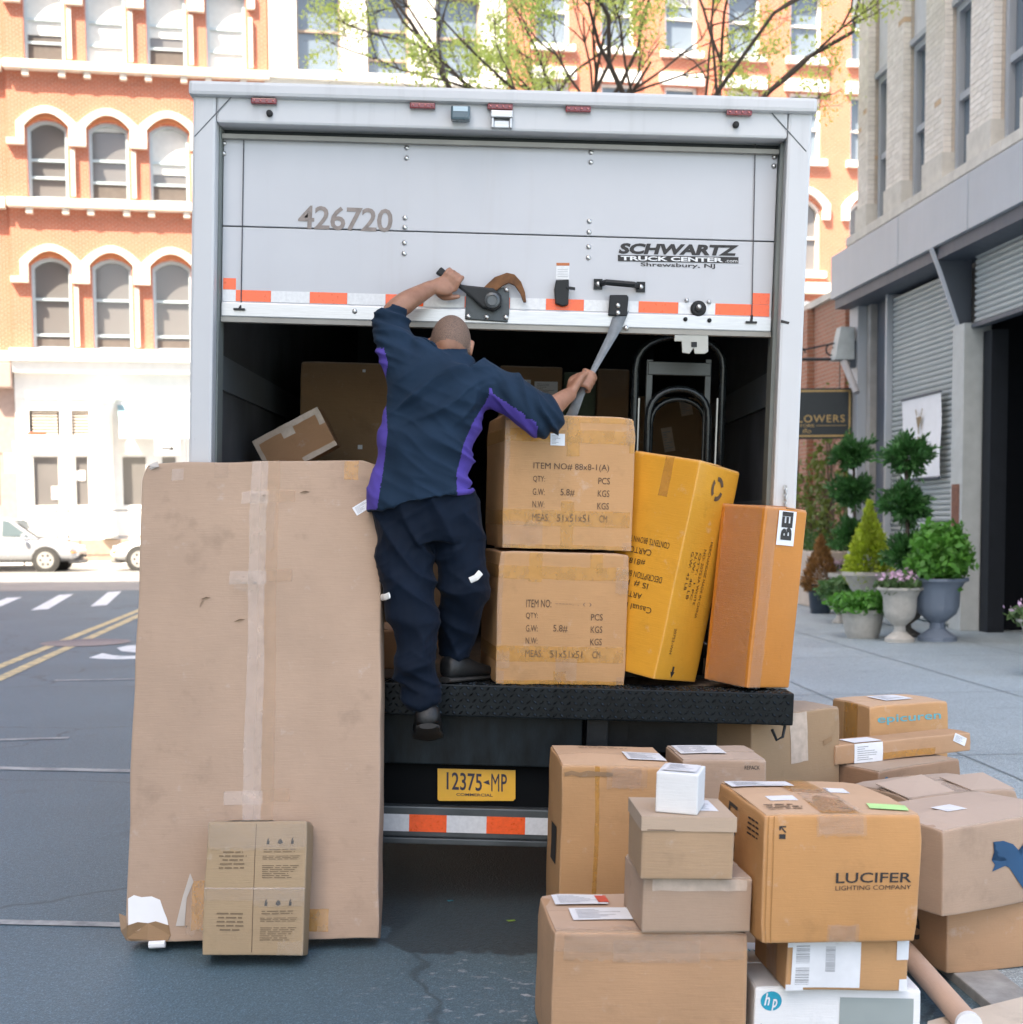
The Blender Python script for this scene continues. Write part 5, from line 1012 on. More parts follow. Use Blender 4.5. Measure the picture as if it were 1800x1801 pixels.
G = Carton('tall_carton', 'tall brown carton standing behind the front stack with cut hand hole', *MF((990, 1347), (1190, 1350), .72, .415, .706, yaw=rad(4.2), roll=CAMB), TANK, 11, .006, .010, .012)
G.tape('front', .30, 0, .34, 1, TP_TAN); G.tape('front', .62, 0, .9, .5, TP_CLR); G.label('top', .62, .25, .98, .62); G.patch('hand_hole', 'left', .52, .50, .80, .68, simple('hole_black', (.01, .01, .01), .9), .002); G.lines('top', .25, .8, .75, .9, 2, INKB, 3); G.patch('torn_edge', 'front', .02, .955, .45, .975, DARKK, .003, 0, .004); G.tape('front', .45, .9, .7, 1, TP_CLR)
G.crinkle('front', .4, .9, .75, 1, .006, 18)
H = Carton('long_low_carton', 'pinkish carton with pale labels tucked under the bumper', *MF((1200, 1337), (1343, 1331), .70, .30, .692, yaw=rad(5), roll=rad(1)), PINKK, 12, .003, .005, .006)
H.label('top', .05, .3, .6, .9); H.text('front', 'REPACK', .74, .955, .92, .975, INK)
I_ = Carton('taped_carton', 'brown carton with pale paper tape standing beyond the bumper end', *MF((1322, 1264), (1477, 1243), .75, .38, .75-.03), DARKK, 13, .004, .008, .010)
I_.body.data.materials[0] = cardboard('mid_brown_board', (.38, .25, .145)); I_.tape('front', .42, .72, .62, 1, TP_PAPER); I_.tape('front', .52, .45, .7, .58, TP_PAPER); I_.patch('puncture', 'front', .80, .80, .90, .83, DARKK, .003, .3)
J = Carton('lettered_carton', 'carton with teal lettering at the back of the heap on the pavement', *MF((1530, 1242), (1668, 1233), .69, .30, .69-SW), TANK, 14, .003, .004, .006)
J.text('front', 'epicuren', .09, .865, .90, .935, simple('teal_print', (.10, .36, .42), .6), bold=.012); J.label('top', .35, .3, .7, .8); J.tape('left', .35, 0, .7, 1, TP_TAN)
pL = hz(1545, 1357, .5); 
L_ = Carton('blue_logo_carton', 'brown carton with round blue logo under the long flat box', *MF((1545, 1357), (1690, 1333), .50, .42, .50-SW), DARKK, 15, .003, .005, .008)
L_.body.data.materials[0] = cardboard('reddish_brown_board', (.33, .20, .125))
m = MB(); m.add([L_.fp('front', .09+.048*math.cos(a)*.62, .90+.048*math.sin(a), .0022) for a in [i*.4 for i in range(16)]], [tuple(range(16))]).build('round_logo', simple('blue_print', (.02, .11, .20), .6), L_.root); L_.text('front', 'mark', .17, .885, .26, .91, simple('blue_print', (.02, .11, .2), .6))
K = Carton('long_flat_box', 'long narrow flat box with white labels lying across two cartons', *MF((1470, 1311), (1708, 1287), .592, .14, .082), KRAFT, 16, .002, .003, .004, flaps=False)
K.label('front', .13, -.0, .33, .99); K.label('front', .86, .45, .96, .9, -.4); K.tape('front', .33, .06, .72, .40, TP_TAN); K.label('top', .13, .0, .33, .7, bars=False)
Mx = Carton('open_flap_carton', 'wide pale carton with its top flaps bulging and red stickers on the edge', *MF((1597, 1405), (1792, 1386), .50, .36, .50-SW), PINKK, 17, .006, .012, .012)
Mx.tape('top', .42, 0, .60, 1, TP_MILK); Mx.tape('front', .38, .86, .62, 1, TP_MILK); Mx.text('front', '5', .41, .91, .44, .95, simple('red_label', (.6, .08, .05), .5)); Mx.text('front', '+', .50, .91, .53, .95, simple('red_label', (.6, .08, .05), .5)); Mx.lines('top', .2, .35, .36, .45, 2, INKB, 9)
for a, b, zz in ((.004, .42, .03), (.58, .996, .022)):
    m = MB(); p = [Mx.fp('top', a, .02, .004), Mx.fp('top', b, .02, .004), Mx.fp('top', b, .55, zz), Mx.fp('top', a, .55, zz*.6)]; m.add(p+[q-V((0, 0, .004)) for q in p], [(0, 1, 2, 3), (7, 6, 5, 4), (0, 4, 5, 1), (1, 5, 6, 2), (2, 6, 7, 3), (3, 7, 4, 0)]).build('lifted_flap', PINKK, Mx.root)
P_b = Carton('white_printer_box', 'white printed carton with round blue logo at the bottom of the right stack', *MF((1328, 1736), (1628, 1738), .200, .43, .182, yaw=rad(2), roll=CAMB), WHITEK, 20, .002, .003, .004)
m = MB(); cu_, cv_ = .098, .79; m.add([P_b.fp('front', cu_+.031/.49*math.cos(i*.26), cv_+.031/.195*math.sin(i*.26), .0016) for i in range(24)], [tuple(range(24))]).build('round_logo', simple('cyan_blue_print', (.0, .30, .44), .5), P_b.root); 
mb = MB()
for t_, a in (('h', .056), ('p', .100)):
    vs_, fs = text_mesh(t_, .02, .25); mb.add([P_b.fp('front', a+x*.034, .66+y*.20+(.06 if t_ == 'h' else -.035), .0032) for x, y in vs_], fs)
mb.build('logo_letters', M_LABEL, P_b.root); P_b.patch('grey_panel', 'front', .51, .02, .955, .87, simple('grey_green_print', (.30, .345, .34), .6, var=.05), .0018); P_b.text('front', 'LaserJet Pro', .04, .30, .40, .42, M_GREYPR); P_b.text('top', 'hp', .1, .72, .2, .8, simple('cyan_blue_print', (.0, .3, .44), .5))
O_ = Carton('labelled_carton', 'brown carton with big barcode label between the white box and the branded one', *MF((1385, 1652), (1608, 1653), .352, .34, .147, yaw=rad(5), roll=CAMB), TANK, 21, .003, .004, .006)
O_.patch('shipping_label', 'front', .04, .06, .60, .96, M_LABEL, .0026)
mb = MB(); v = .12
while v < .88:
    t_ = random.choice((.008, .014, .022)); 
    if not .46 < v < .54: mb.add([O_.fp('front', a, b, .0034) for a, b in ((.07, v), (.18, v), (.18, v+t_), (.07, v+t_))], [(0, 1, 2, 3)])
    v += t_+random.choice((.010, .016, .024))
v = .38
while v < .88:
    t_ = random.choice((.008, .014)); mb.add([O_.fp('front', a, b, .0034) for a, b in ((.31, v), (.39, v), (.39, v+t_), (.31, v+t_))], [(0, 1, 2, 3)]); v += t_+random.choice((.009, .014))
mb.build('barcode', M_GREYPR, O_.root)['kind'] = 'stuff'; O_.text('front', '23', .30, .14, .36, .25, M_GREYPR, bold=.03); O_.lines('front', .22, .1, .29, .9, 14, M_GREYPR, 4); O_.lines('front', .45, .5, .57, .9, 6, M_GREYPR, 5)
O_.patch('white_tape', 'front', .90, .62, 1, 1, M_LABEL, .0028); O_.patch('white_tape', 'front', .93, .0, 1, .24, M_LABEL, .0028); O_.patch('white_tape', 'front', .0, .86, .12, 1, M_LABEL, .0024); O_.patch('white_tape', 'front', .0, .0, .14, .12, M_LABEL, .0024); O_.tape('left', .45, 0, .75, 1, TP_CLR)
dN = (hz(1258, 1374, .725)-hz(1345, 1433, .725)).length
N = Carton('branded_carton', 'large brown carton lettered LUCIFER on top of the right stack', *MF((1345, 1433), (1630, 1436), .724, .50, .360, w=.455, yaw=rad(6.5), roll=CAMB), TANK, 22, .004, .010, .008)
N.body.data.materials[0] = cardboard('warm_brown_board', (.53, .275, .11))
N.text('front', 'LUCIFER', .455, .475, .945, .555, INK, bold=.012); N.text('front', 'LIGHTING COMPANY', .455, .42, .945, .455, INK)
mb = MB()
for q in ([(.092, .92), (.135, .92), (.135, .908), (.105, .908)], [(.092, .92), (.092, .885), (.100, .885), (.103, .905)], [(.096, .915), (.13, .865), (.136, .872), (.103, .918)], [(.092, .82), (.132, .82), (.132, .857), (.092, .857)]): mb.add([N.fp('front', a, b, .0022) for a, b in q], [tuple(range(4))])
mb.build('arrow_mark', INK, N.root); N.text('left', 'LUCIFER', .30, .12, .50, .92, INK, rot=-math.pi/2, bold=.02); N.lines('left', .72, .78, .92, .94, 4, INK, 6, .1)
N.tape('top', .36, 0, .60, 1, TP_TAN); N.tape('front', .34, .86, .62, 1, TP_CLR, .003); N.tape('front', .44, .0, .60, .14, TP_CLR, .003); N.patch('green_sticker', 'top', .72, .08, .96, .22, simple('lime_sticker', (.45, .75, .30), .5), .002, -.2); N.label('top', .02, .74, .45, .95); N.label('top', .14, .30, .32, .42, bars=False); N.lines('top', .06, .1, .3, .24, 3, INKB, 8); N.label('top', .62, .55, .76, .68, bars=False)
for u in (.02, .055): N.patch('edge_fold', 'front', u, .0, u+.006, 1, cardboard('fold_brown_board', (.36, .18, .06)), .003)
N.crinkle('front', .32, .84, .64, 1.0, .009, 9); N.crinkle('front', .42, .0, .62, .15, .009, 10); N.crinkle('top', .36, .0, .62, .6, .006, 11)
R_ = Carton('plain_carton', 'plain tan carton on the pavement under the bird carton', *MF((1666, 1598), (1800, 1586), .25+SW-.03, .40, .25-.03, w=.55), KRAFT, 23, .003, .006, .010)
R_.text('left', 'e', .45, .3, .62, .7, INK)
Q = Carton('bird_carton', 'pinkish carton with dark blue flying bird print at right edge', *MF((1660, 1459), (1800, 1438), .548, .40, .285, w=.60), PINKK, 24, .003, .006, .008)
bird = [(1747,1480),(1765,1478),(1782,1484),(1792,1495),(1796,1505),(1800,1490),(1812,1470),(1822,1478),(1822,1500),(1815,1520),(1835,1530),(1815,1540),(1812,1560),(1800,1562),(1790,1548),(1782,1535),(1775,1525),(1768,1522),(1745,1532),(1750,1520),(1744,1512),(1760,1514),(1772,1512),(1765,1506),(1755,1505),(1757,1497),(1750,1493),(1753,1487)]
m = MB(); QM = Q.root.matrix_basis; bq = [fhit(QM, a, b, -Q.d/2-.008) for a, b in bird]
bmx = bmesh.new(); vv = [bmx.verts.new(p) for p in bq]; bmx.faces.new(vv); bmesh.ops.triangulate(bmx, faces=bmx.faces); bmx.verts.index_update(); m.add([p.co for p in bmx.verts], [tuple(x.index for x in f.verts) for f in bmx.faces]); bmx.free()
m.build('bird_print', simple('navy_print', (.012, .065, .15), .6), Q.root); Q.lines('left', .25, .35, .75, .55, 3, simple('navy_print', (.012, .065, .15), .6), 3, .05); Q.label('top', .3, .4, .45, .6, bars=False)
# cardboard tube and flattened sheet
p, q = hz(1602, 1684, .075), hz(1722, 1822, .075); d_ = (q-p).normalized()
tb = empty('cardboard_tube', loc=p, label='long cardboard tube lying beside the white carton at bottom right', cat='tube')
mb = MB(); L0 = [(-d_*.12), d_*.62]; mb.tube(L0, .036, 20); mb.build('tube', cardboard('tube_board', (.50, .30, .19)), tb, smooth=True, auto=True); mb = MB(); mb.tube([d_*.615, d_*.632], .038, 20).build('end_cap', M_LABEL, tb)
fl = [hz(*a, .042) for a in ((1622, 1838), (1632, 1795), (1690, 1779), (1830, 1744), (1870, 1800), (1850, 1850))]; c0 = fl[0].copy()
so = empty('flattened_cardboard', loc=c0, label='pale flattened cardboard sheet lying on the ground at bottom right', cat='cardboard'); n = len(fl)
MB().add([p-c0 for p in fl]+[p-c0-V((0, 0, .006)) for p in fl], [tuple(range(n)), tuple(range(2*n-1, n-1, -1))]+[(i, n+i, n+(i+1) % n, (i+1) % n) for i in range(n)]).build('sheet', cardboard('pale_board', (.60, .52, .43)), so)
# --- cargo inside the truck
def cargo(name, label, x0, x1, y1, Y, zl, mat, d=.4, h=None, roll=0, seed=30, zbase=None, yaw=0):
    a, b = hy(x0, y1, Y), hy(x1, y1, Y); lp = MT.inverted() @ ((a+b)/2); wd = (b-a).length; top = lp.z; base = FLZ+.002 if zbase is None else zbase
    M_ = MT @ Matrix.Translation((lp.x, lp.y+d/2, base)) @ Matrix.Rotation(yaw, 4, 'Z'); return Carton(name, label, M_, wd, d, top-base, mat, seed, .003, .005, .006), top
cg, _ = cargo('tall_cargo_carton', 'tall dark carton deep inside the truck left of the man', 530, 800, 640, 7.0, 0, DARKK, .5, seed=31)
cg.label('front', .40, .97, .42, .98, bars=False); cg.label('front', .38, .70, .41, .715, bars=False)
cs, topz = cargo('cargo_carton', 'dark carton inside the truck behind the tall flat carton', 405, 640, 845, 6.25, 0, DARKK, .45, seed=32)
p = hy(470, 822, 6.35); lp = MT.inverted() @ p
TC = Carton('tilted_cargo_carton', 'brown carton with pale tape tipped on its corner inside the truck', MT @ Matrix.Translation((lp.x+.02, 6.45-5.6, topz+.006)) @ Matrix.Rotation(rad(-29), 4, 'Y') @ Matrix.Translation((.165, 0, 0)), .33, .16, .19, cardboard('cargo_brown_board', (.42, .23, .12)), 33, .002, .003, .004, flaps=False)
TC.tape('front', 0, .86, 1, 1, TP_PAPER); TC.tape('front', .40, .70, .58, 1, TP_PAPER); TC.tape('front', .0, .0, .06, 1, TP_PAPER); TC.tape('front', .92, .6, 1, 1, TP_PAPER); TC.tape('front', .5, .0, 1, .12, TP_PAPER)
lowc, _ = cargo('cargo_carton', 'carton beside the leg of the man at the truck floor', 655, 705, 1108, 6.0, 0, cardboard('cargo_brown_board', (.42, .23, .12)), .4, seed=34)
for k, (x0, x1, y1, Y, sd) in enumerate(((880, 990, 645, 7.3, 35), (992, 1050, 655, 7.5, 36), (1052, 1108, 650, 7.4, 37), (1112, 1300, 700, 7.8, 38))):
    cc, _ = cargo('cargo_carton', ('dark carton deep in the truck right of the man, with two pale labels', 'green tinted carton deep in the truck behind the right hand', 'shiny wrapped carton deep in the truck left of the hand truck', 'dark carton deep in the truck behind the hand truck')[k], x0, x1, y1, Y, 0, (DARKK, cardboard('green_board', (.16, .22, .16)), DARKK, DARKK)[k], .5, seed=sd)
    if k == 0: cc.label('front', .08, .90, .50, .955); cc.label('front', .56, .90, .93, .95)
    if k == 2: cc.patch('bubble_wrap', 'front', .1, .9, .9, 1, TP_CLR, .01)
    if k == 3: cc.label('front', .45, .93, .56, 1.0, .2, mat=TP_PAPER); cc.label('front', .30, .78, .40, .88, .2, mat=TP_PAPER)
# --- hand truck standing in the truck, right
HY = 5.98
hto = MT.inverted() @ hy(1195, 820, HY)
ht = empty('hand_truck', M=MT @ Matrix.Translation((hto.x, HY-5.6, FLZ)), label='black steel hand truck with looped handles standing inside the truck', cat='hand truck')
def hp_(x, y, dy=0.0):
    q = MT.inverted() @ hy(x, y, HY+dy); return V((q.x-hto.x, dy, q.z-FLZ))
M_HT = simple('black_gloss_tube', (.018, .022, .024), .22, .5, var=.3, scale=12)
def loop(x0, x1, ytop, ysh, rad_, dy, n=9):
    a, b = hp_(x0, ysh, dy), hp_(x1, ysh, dy); t = hp_((x0+x1)/2, ytop, dy); hgt = t.z-max(a.z, b.z); pts = [V((a.x, dy, .02))]+[V((a.x+(b.x-a.x)*(.5-.5*math.cos(math.pi*i/n)), dy, a.z+(b.z-a.z)*i/n+hgt*math.sin(math.pi*i/n)**.8)) for i in range(n+1)]+[V((b.x, dy, .02))]
    return MB().tube(pts, rad_, 10, up=(0, 1, 0))
loop(1118, 1272, 588, 648, .017, 0, 12).build('outer_handle', M_HT, ht, smooth=True); loop(1140, 1246, 682, 738, .015, -.03, 12).build('inner_handle', M_HT, ht, smooth=True); loop(1144, 1240, 700, 748, .012, .03, 12).build('inner_handle', M_HT, ht, smooth=True)
fr_ = MB()
for x in (1143, 1246): a = hp_(x, 632, .01); fr_.box(a.x-.013, a.x+.013, -.005, .028, .02, a.z)
a, b = hp_(1140, 640, .01), hp_(1250, 640, .01); fr_.box(a.x, b.x, -.012, .02, a.z-.045, a.z+.01); fr_.box(a.x, b.x, -.006, .02, .5, .53)
fr_.build('frame', simple('hand_truck_steel', (.05, .055, .055), .35, .6, var=.3), ht, .003)
for x in (1124, 1262): a = hp_(x, 700, 0); MB().tube([(a.x, .0, a.z), (a.x, .0, .1)], .006, 6).build('side_rod', simple('bright_rod', (.30, .30, .28), .4, .8), ht)
MB().box(-.24, .24, -.02, .02, .0, .02).build('toe_plate', M_HT, ht)
for x in (-.22, .2): MB().tube([(x-.03, .07, .11), (x+.03, .07, .11)], .10, 18).build('wheel', M_RUB, ht)
# ================================================================== PERSON (seen from behind, stepping up on the bumper)
def ico(mb, c, r, M=None, sub=3):
    bm = bmesh.new(); bmesh.ops.create_icosphere(bm, subdivisions=sub, radius=1); c = V(c); r = V(r) if hasattr(r, '__len__') else V((r, r, r))
    bm.verts.index_update(); mb.add([c+((M @ V((v.co.x*r.x, v.co.y*r.y, v.co.z*r.z))) if M else V((v.co.x*r.x, v.co.y*r.y, v.co.z*r.z))) for v in bm.verts], [tuple(v.index for v in f.verts) for f in bm.faces]); bm.free()
def dense(pts, rs, k=4):
    P, Rr = [], []; n = len(pts); pts = [V(p) for p in pts]; rs = [r if hasattr(r, '__len__') else (r, r) for r in rs]
    for i in range(n-1):
        p0, p1, p2, p3 = pts[max(i-1, 0)], pts[i], pts[i+1], pts[min(i+2, n-1)]
        for j in range(k):
            t = j/k; P.append(.5*((2*p1)+(p2-p0)*t+(2*p0-5*p1+4*p2-p3)*t*t+(3*p1-p0-3*p2+p3)*t**3)); Rr.append((rs[i][0]+(rs[i+1][0]-rs[i][0])*t, rs[i][1]+(rs[i+1][1]-rs[i][1])*t))
    return P+[pts[-1]], Rr+[rs[-1]]
def limb(mb, pts, rs, caps=True, up=None):
    P, Rr = dense(pts, rs); mb.tube(P, Rr, 18, up=up)
    if caps:
        for p, r in ((P[0], Rr[0]), (P[-1], Rr[-1])): ico(mb, p, min(r), sub=2)
def remeshed(mb, voxel, smooth_it):
    me = mb.mesh('tmp', M_RUB); o = bpy.data.objects.new('tmp', me); col.objects.link(o)
    bm = bmesh.new(); bm.from_mesh(me); bmesh.ops.recalc_face_normals(bm, faces=bm.faces); bm.to_mesh(me); bm.free()
    r = o.modifiers.new('r', 'REMESH'); r.mode = 'VOXEL'; r.voxel_size = voxel
    s = o.modifiers.new('s', 'SMOOTH'); s.factor = .5; s.iterations = smooth_it
    out = bpy.data.meshes.new_from_object(o.evaluated_get(bpy.context.evaluated_depsgraph_get())); bpy.data.objects.remove(o); out.materials.clear(); return out
def finish(me, name, mats, parent, disp=None, assign=None):
    for m in mats: me.materials.append(m)
    if disp:
        me.update(); nrm = [v.normal.copy() for v in me.vertices]; cos = [v.co.copy() for v in me.vertices]
        for v, c, n in zip(me.vertices, cos, nrm): v.co = c+n*disp(c, n)
    if assign:
        for p in me.polygons: p.material_index = assign(p.center, p.normal)
    me.polygons.foreach_set('use_smooth', [True]*len(me.polygons)); me.update()
    for v in me.vertices: v.co -= PO
    return link(name, me, parent)
PO = V((hy(760, 900, 5.42).x, 5.5, 0)); PO.z = (MT @ V((PO.x, -.1, BT))).z
man = empty('person', loc=PO, label='man in navy jacket with purple side panels climbing the truck bumper, seen from behind', cat='person')
def fabric(name, c, sc=420, rough=.85):
    m, n, b = newmat(name); v = coords(n); f = noise_(n, v, 5, 4); n.links.new(ramp(n, f, [(.3, mul(c, .8)), (.7, mul(c, 1.25))]), b.inputs['Base Color']); b.inputs['Roughness'].default_value = rough; b.inputs['Specular IOR Level'].default_value = .15; b.inputs['Sheen Weight'].default_value = .03; b.inputs['Sheen Roughness'].default_value = .4
    bump(n, b, noise_(n, v, sc, 2), .25, .003); return m
M_NAVY = fabric('navy_fleece', (.011, .026, .050)); M_PURP = fabric('purple_fleece', (.085, .06, .32)); M_TROU = fabric('dark_navy_cloth', (.0025, .0075, .018), 700, .75)
def skinmat():
    m, n, b = newmat('skin'); v = coords(n); f = noise_(n, v, 14, 5); n.links.new(ramp(n, f, [(.3, (.23, .105, .062)), (.55, (.33, .165, .105)), (.8, (.38, .19, .125))]), b.inputs['Base Color']); b.inputs['Roughness'].default_value = .48; b.inputs['Subsurface Weight'].default_value = .12; b.inputs['Subsurface Radius'].default_value = (.012, .005, .003); b.inputs['Subsurface Scale'].default_value = .5
    bump(n, b, noise_(n, v, 160, 3), .2, .002); return m
def stubmat():
    m, n, b = newmat('shaved_hair'); v = coords(n); f = noise_(n, v, 480, 2); n.links.new(ramp(n, f, [(.40, (.085, .060, .048)), (.62, (.25, .15, .105))]), b.inputs['Base Color']); b.inputs['Roughness'].default_value = .7; bump(n, b, f, .4, .002); return m
M_SKIN = skinmat(); M_STUB = stubmat()
def h3(x, y, Y): return hy(x, y, Y)
# --- body
bd = MB()
HC = h3(793, 602, 5.47); HM = Matrix.Rotation(rad(-34), 3, 'X') @ Matrix.Rotation(rad(4), 3, 'Y')
ico(bd, HC, (.077, .096, .108), HM, 4); ico(bd, HC+HM @ V((0, .045, -.05)), (.062, .062, .075), HM)                    # skull, jaw
ico(bd, HC+HM @ V((0, .108, -.028)), (.015, .020, .024), HM, 2); ico(bd, HC+HM @ V((0, .088, .012)), (.055, .018, .012), HM, 2); ico(bd, HC+HM @ V((0, .097, -.066)), (.024, .010, .006), HM, 2); ico(bd, HC+HM @ V((0, .095, -.079)), (.020, .010, .007), HM, 2)   # nose, brow, lips
for s in (-1, 1):
    e = HC+HM @ V((s*.080, .0, -.022)); RE = HM @ Matrix.Rotation(s*.35, 3, 'Z'); ico(bd, e, (.008, .021, .034), RE, 3); ico(bd, e+HM @ V((s*.006, -.008, .012)), (.006, .010, .018), RE, 2); ico(bd, e+HM @ V((0, .004, -.026)), (.007, .011, .012), RE, 2)
limb(bd, [HC+V((0, -.02, -.03)), h3(788, 632, 5.43), h3(783, 662, 5.42)], [.062, .058, .07])
def ringpts(spec): return [h3((a+b)/2, y, Y) for y, a, b, Y, dp in spec], [((b-a)/2*Y/F, dp) for y, a, b, Y, dp in spec]
TS = [(628, 735, 835, 5.43, .06), (645, 700, 858, 5.42, .09), (680, 690, 862, 5.42, .105), (730, 692, 842, 5.42, .105), (790, 690, 822, 5.42, .10), (850, 675, 825, 5.42, .11), (900, 668, 838, 5.42, .115), (940, 672, 838, 5.42, .10)]
P, Rr = ringpts(TS); limb(bd, P, [(a*.87, b*.84) for a, b in Rr], caps=False, up=(1, 0, 0))
LSH, LEL, LWR = h3(708, 645, 5.42), h3(688, 557, 5.50), h3(762, 504, 5.615)
RSH, REL, RWR = h3(858, 672, 5.40), h3(957, 727, 5.38), h3(1003, 693, 5.535)
limb(bd, [LSH, h3(694, 595, 5.46), LEL, h3(712, 533, 5.54), h3(742, 515, 5.59), LWR], [.050, .046, .042, .043, .034, .027])
limb(bd, [RSH, h3(908, 702, 5.37), REL, h3(978, 711, 5.45), h3(992, 700, 5.50), RWR], [.050, .046, .041, .038, .032, .027])
LEGL = [(708, 915, 5.42, .098), (708, 985, 5.40, .088), (716, 1045, 5.37, .064), (728, 1110, 5.35, .060), (738, 1175, 5.33, .048), (750, 1245, 5.315, .036)]
LEGR = [(790, 915, 5.43, .098), (806, 975, 5.44, .088), (822, 1035, 5.45, .064), (812, 1085, 5.50, .058), (803, 1135, 5.53, .045), (799, 1168, 5.53, .037)]
for Lg in (LEGL, LEGR): limb(bd, [h3(x, y, Y) for x, y, Y, r in Lg], [r*.84 for *_, r in Lg])
def grip(wrist, c, a, p, rh, flip, thumb_dir, spread=.020):
    a = V(a).normalized(); p = V(p); p = (p-a*p.dot(a)).normalized(); q = a.cross(p)
    if flip: q = -q
    kn = c+p*(rh+.022)-q*.010
    limb(bd, [wrist, wrist.lerp(kn, .35)+p*.004, wrist.lerp(kn, .75)+p*.006, kn], [(.027, .020), (.036, .020), (.042, .018), (.040, .015)], up=a)
    for i, k in enumerate((.88, 1.0, .97, .80)):
        s = (i-1.5)*spread; pts = [kn+a*s+p*.002]
        for ph in (15, 62, 112, 165, 215): 
            f = rad(ph*k); rr = rh+.0095+(.006 if ph in (15, 62) else 0); pts.append(c+a*s*.97+(p*math.cos(f)+q*math.sin(f))*rr)
        limb(bd, pts, [.0112, .0108, .0100, .0094, .0088, .0076]); ico(bd, pts[1], .0118, sub=2)
    b0 = wrist.lerp(kn, .30)-q*.018; td = V(thumb_dir)
    limb(bd, [b0, b0+(td*.5-q*.25+p*.1).normalized()*.038, b0+(td*.8-q*.2).normalized()*.066, b0+(td-q*.12-p*.1).normalized()*.092], [.0155, .0135, .0115, .0088])
LGA = (T(828, 511, DY-.045) - T(774, 474, DY-.045)); LGC = MT @ T(797, 490, DY-.045)
grip(LWR, LGC, LGA, (-.42, -.72, -.5), .014, (V(LGA).cross(V((-.42, -.72, -.5)))).z < 0, (.95, 0, -.25))
SA = h3(1060, 622, 5.66)-h3(1030, 678, 5.60); SC = h3(1034, 672, 5.598)
grip(RWR, SC, SA, (-.62, -.62, -.1), .010, (V(SA).cross(V((-.62, -.62, -.1)))).x < 0, (.62, -.05, .62))
body = finish(remeshed(bd, .0048, 3), 'body', [M_SKIN, M_STUB], man, None, lambda c, n: 1 if ((c-HC).length < .135 and (HM.inverted() @ (c-HC)).y < .045 and (HM.inverted() @ (c-HC)).z < .083+.02*noise.noise(c*25) and abs((HM.inverted() @ (c-HC)).x) < .0785 and (HM.inverted() @ (c-HC)).z > -.055) else 0)
for s in (-1, 1): o = MB(); ico(o, HC+HM @ V((s*.03, .083, -.005))-PO, .0115, sub=2); o.build('eye', simple('eye_white', (.7, .68, .65), .2), man, smooth=True)
# --- jacket
jk = MB()
TS = [(622, 748, 830, 5.43, .072), (632, 732, 842, 5.425, .085), (645, 692, 862, 5.415, .108), (680, 677, 872, 5.41, .126), (720, 675, 852, 5.41, .130), (760, 673, 838, 5.41, .128), (800, 667, 826, 5.41, .125), (840, 655, 825, 5.41, .130), (868, 643, 831, 5.41, .136), (882, 640, 838, 5.41, .138)]
P, Rr = ringpts(TS)
for i, p in enumerate(P): p.z -= 0
Pd, Rd = dense(P, Rr, 5); jk.tube(Pd, Rd, 40, up=(1, 0, 0))
limb(jk, [h3(728, 668, 5.41), h3(704, 628, 5.43), h3(694, 590, 5.465), h3(687, 556, 5.50)], [.098, .088, .076, .066], caps=False)
limb(jk, [h3(835, 668, 5.41), h3(872, 684, 5.39), h3(915, 708, 5.37), h3(950, 727, 5.378), h3(968, 722, 5.40)], [.100, .086, .074, .068, .060], caps=False)
P2, R2 = dense([h3(790, 610, 5.43), h3(790, 622, 5.43), h3(789, 640, 5.425)], [(.076, .080), (.078, .080), (.090, .086)], 3); jk.tube(P2, R2, 28, up=(1, 0, 0))     # collar
def rdg(n, k=2.4): return (1-min(1, abs(n)*k))**1.6
def ss(a, b, x):
    t = max(0, min(1, (x-a)/(b-a))); return t*t*(3-2*t)
def box_w(px, py, x0, x1, y0, y1, f=30): return ss(x0-f, x0+f, px)*(1-ss(x1-f, x1+f, px))*ss(y0-f, y0+f, py)*(1-ss(y1-f, y1+f, py))
def fold(c, n):
    x, z = c.x, c.z; px, py = proj(c); t = ss(640, 860, py); d = 0; b = 1-ss(.2, .7, n.y)
    u = x*.55+z*.835; v = x*.835-z*.55; wv = .06*noise.noise(V((x*5, z*5, 2.)))
    d += rdg(noise.noise(V(((u+wv)*8.5, v*1.7, 3.1))), 2.0)*.040*(.3+.7*t)*max(0, .55+.6*noise.noise(V((x*4, z*4, 11.))))
    d += rdg(noise.noise(V(((u-wv)*18, v*3.2, 9.))), 1.8)*.008*(.35+.65*t)
    d += noise.noise(V((x*7, z*3.0, 7)))*.012
    d += rdg(noise.noise(V(((x*21+z*17)+wv*16, z*4, 1.))), 1.6)*.022*box_w(px, py, 880, 1000, 640, 790)
    d += rdg(noise.noise(V((z*29+x*13+wv*16, x*4, 5.))), 1.6)*.020*box_w(px, py, 600, 735, 520, 630)
    d += rdg(noise.noise(V(((x*.5-z*.87+wv)*11, (x*.87+z*.5)*3, 2.))), 1.7)*.026*box_w(px, py, 700, 860, 635, 730)
    d += rdg(noise.noise(V((z*19+x*10+wv*10, x*3, 6.))), 1.7)*.020*box_w(px, py, 790, 860, 740, 870)
    return (d-.013)*b
LB = [(600, 0), (612, 676), (640, 683), (655, 680), (690, 677), (720, 680), (760, 682), (800, 678), (830, 674), (865, 668), (895, 664)]
RB = [(640, 999), (683, 862), (697, 860), (720, 846), (745, 831), (780, 816), (830, 804), (860, 804), (895, 808)]
def interp(tab, y):
    for (a, u), (b, v) in zip(tab, tab[1:]):
        if a <= y <= b: return u+(v-u)*(y-a)/(b-a)
    return None
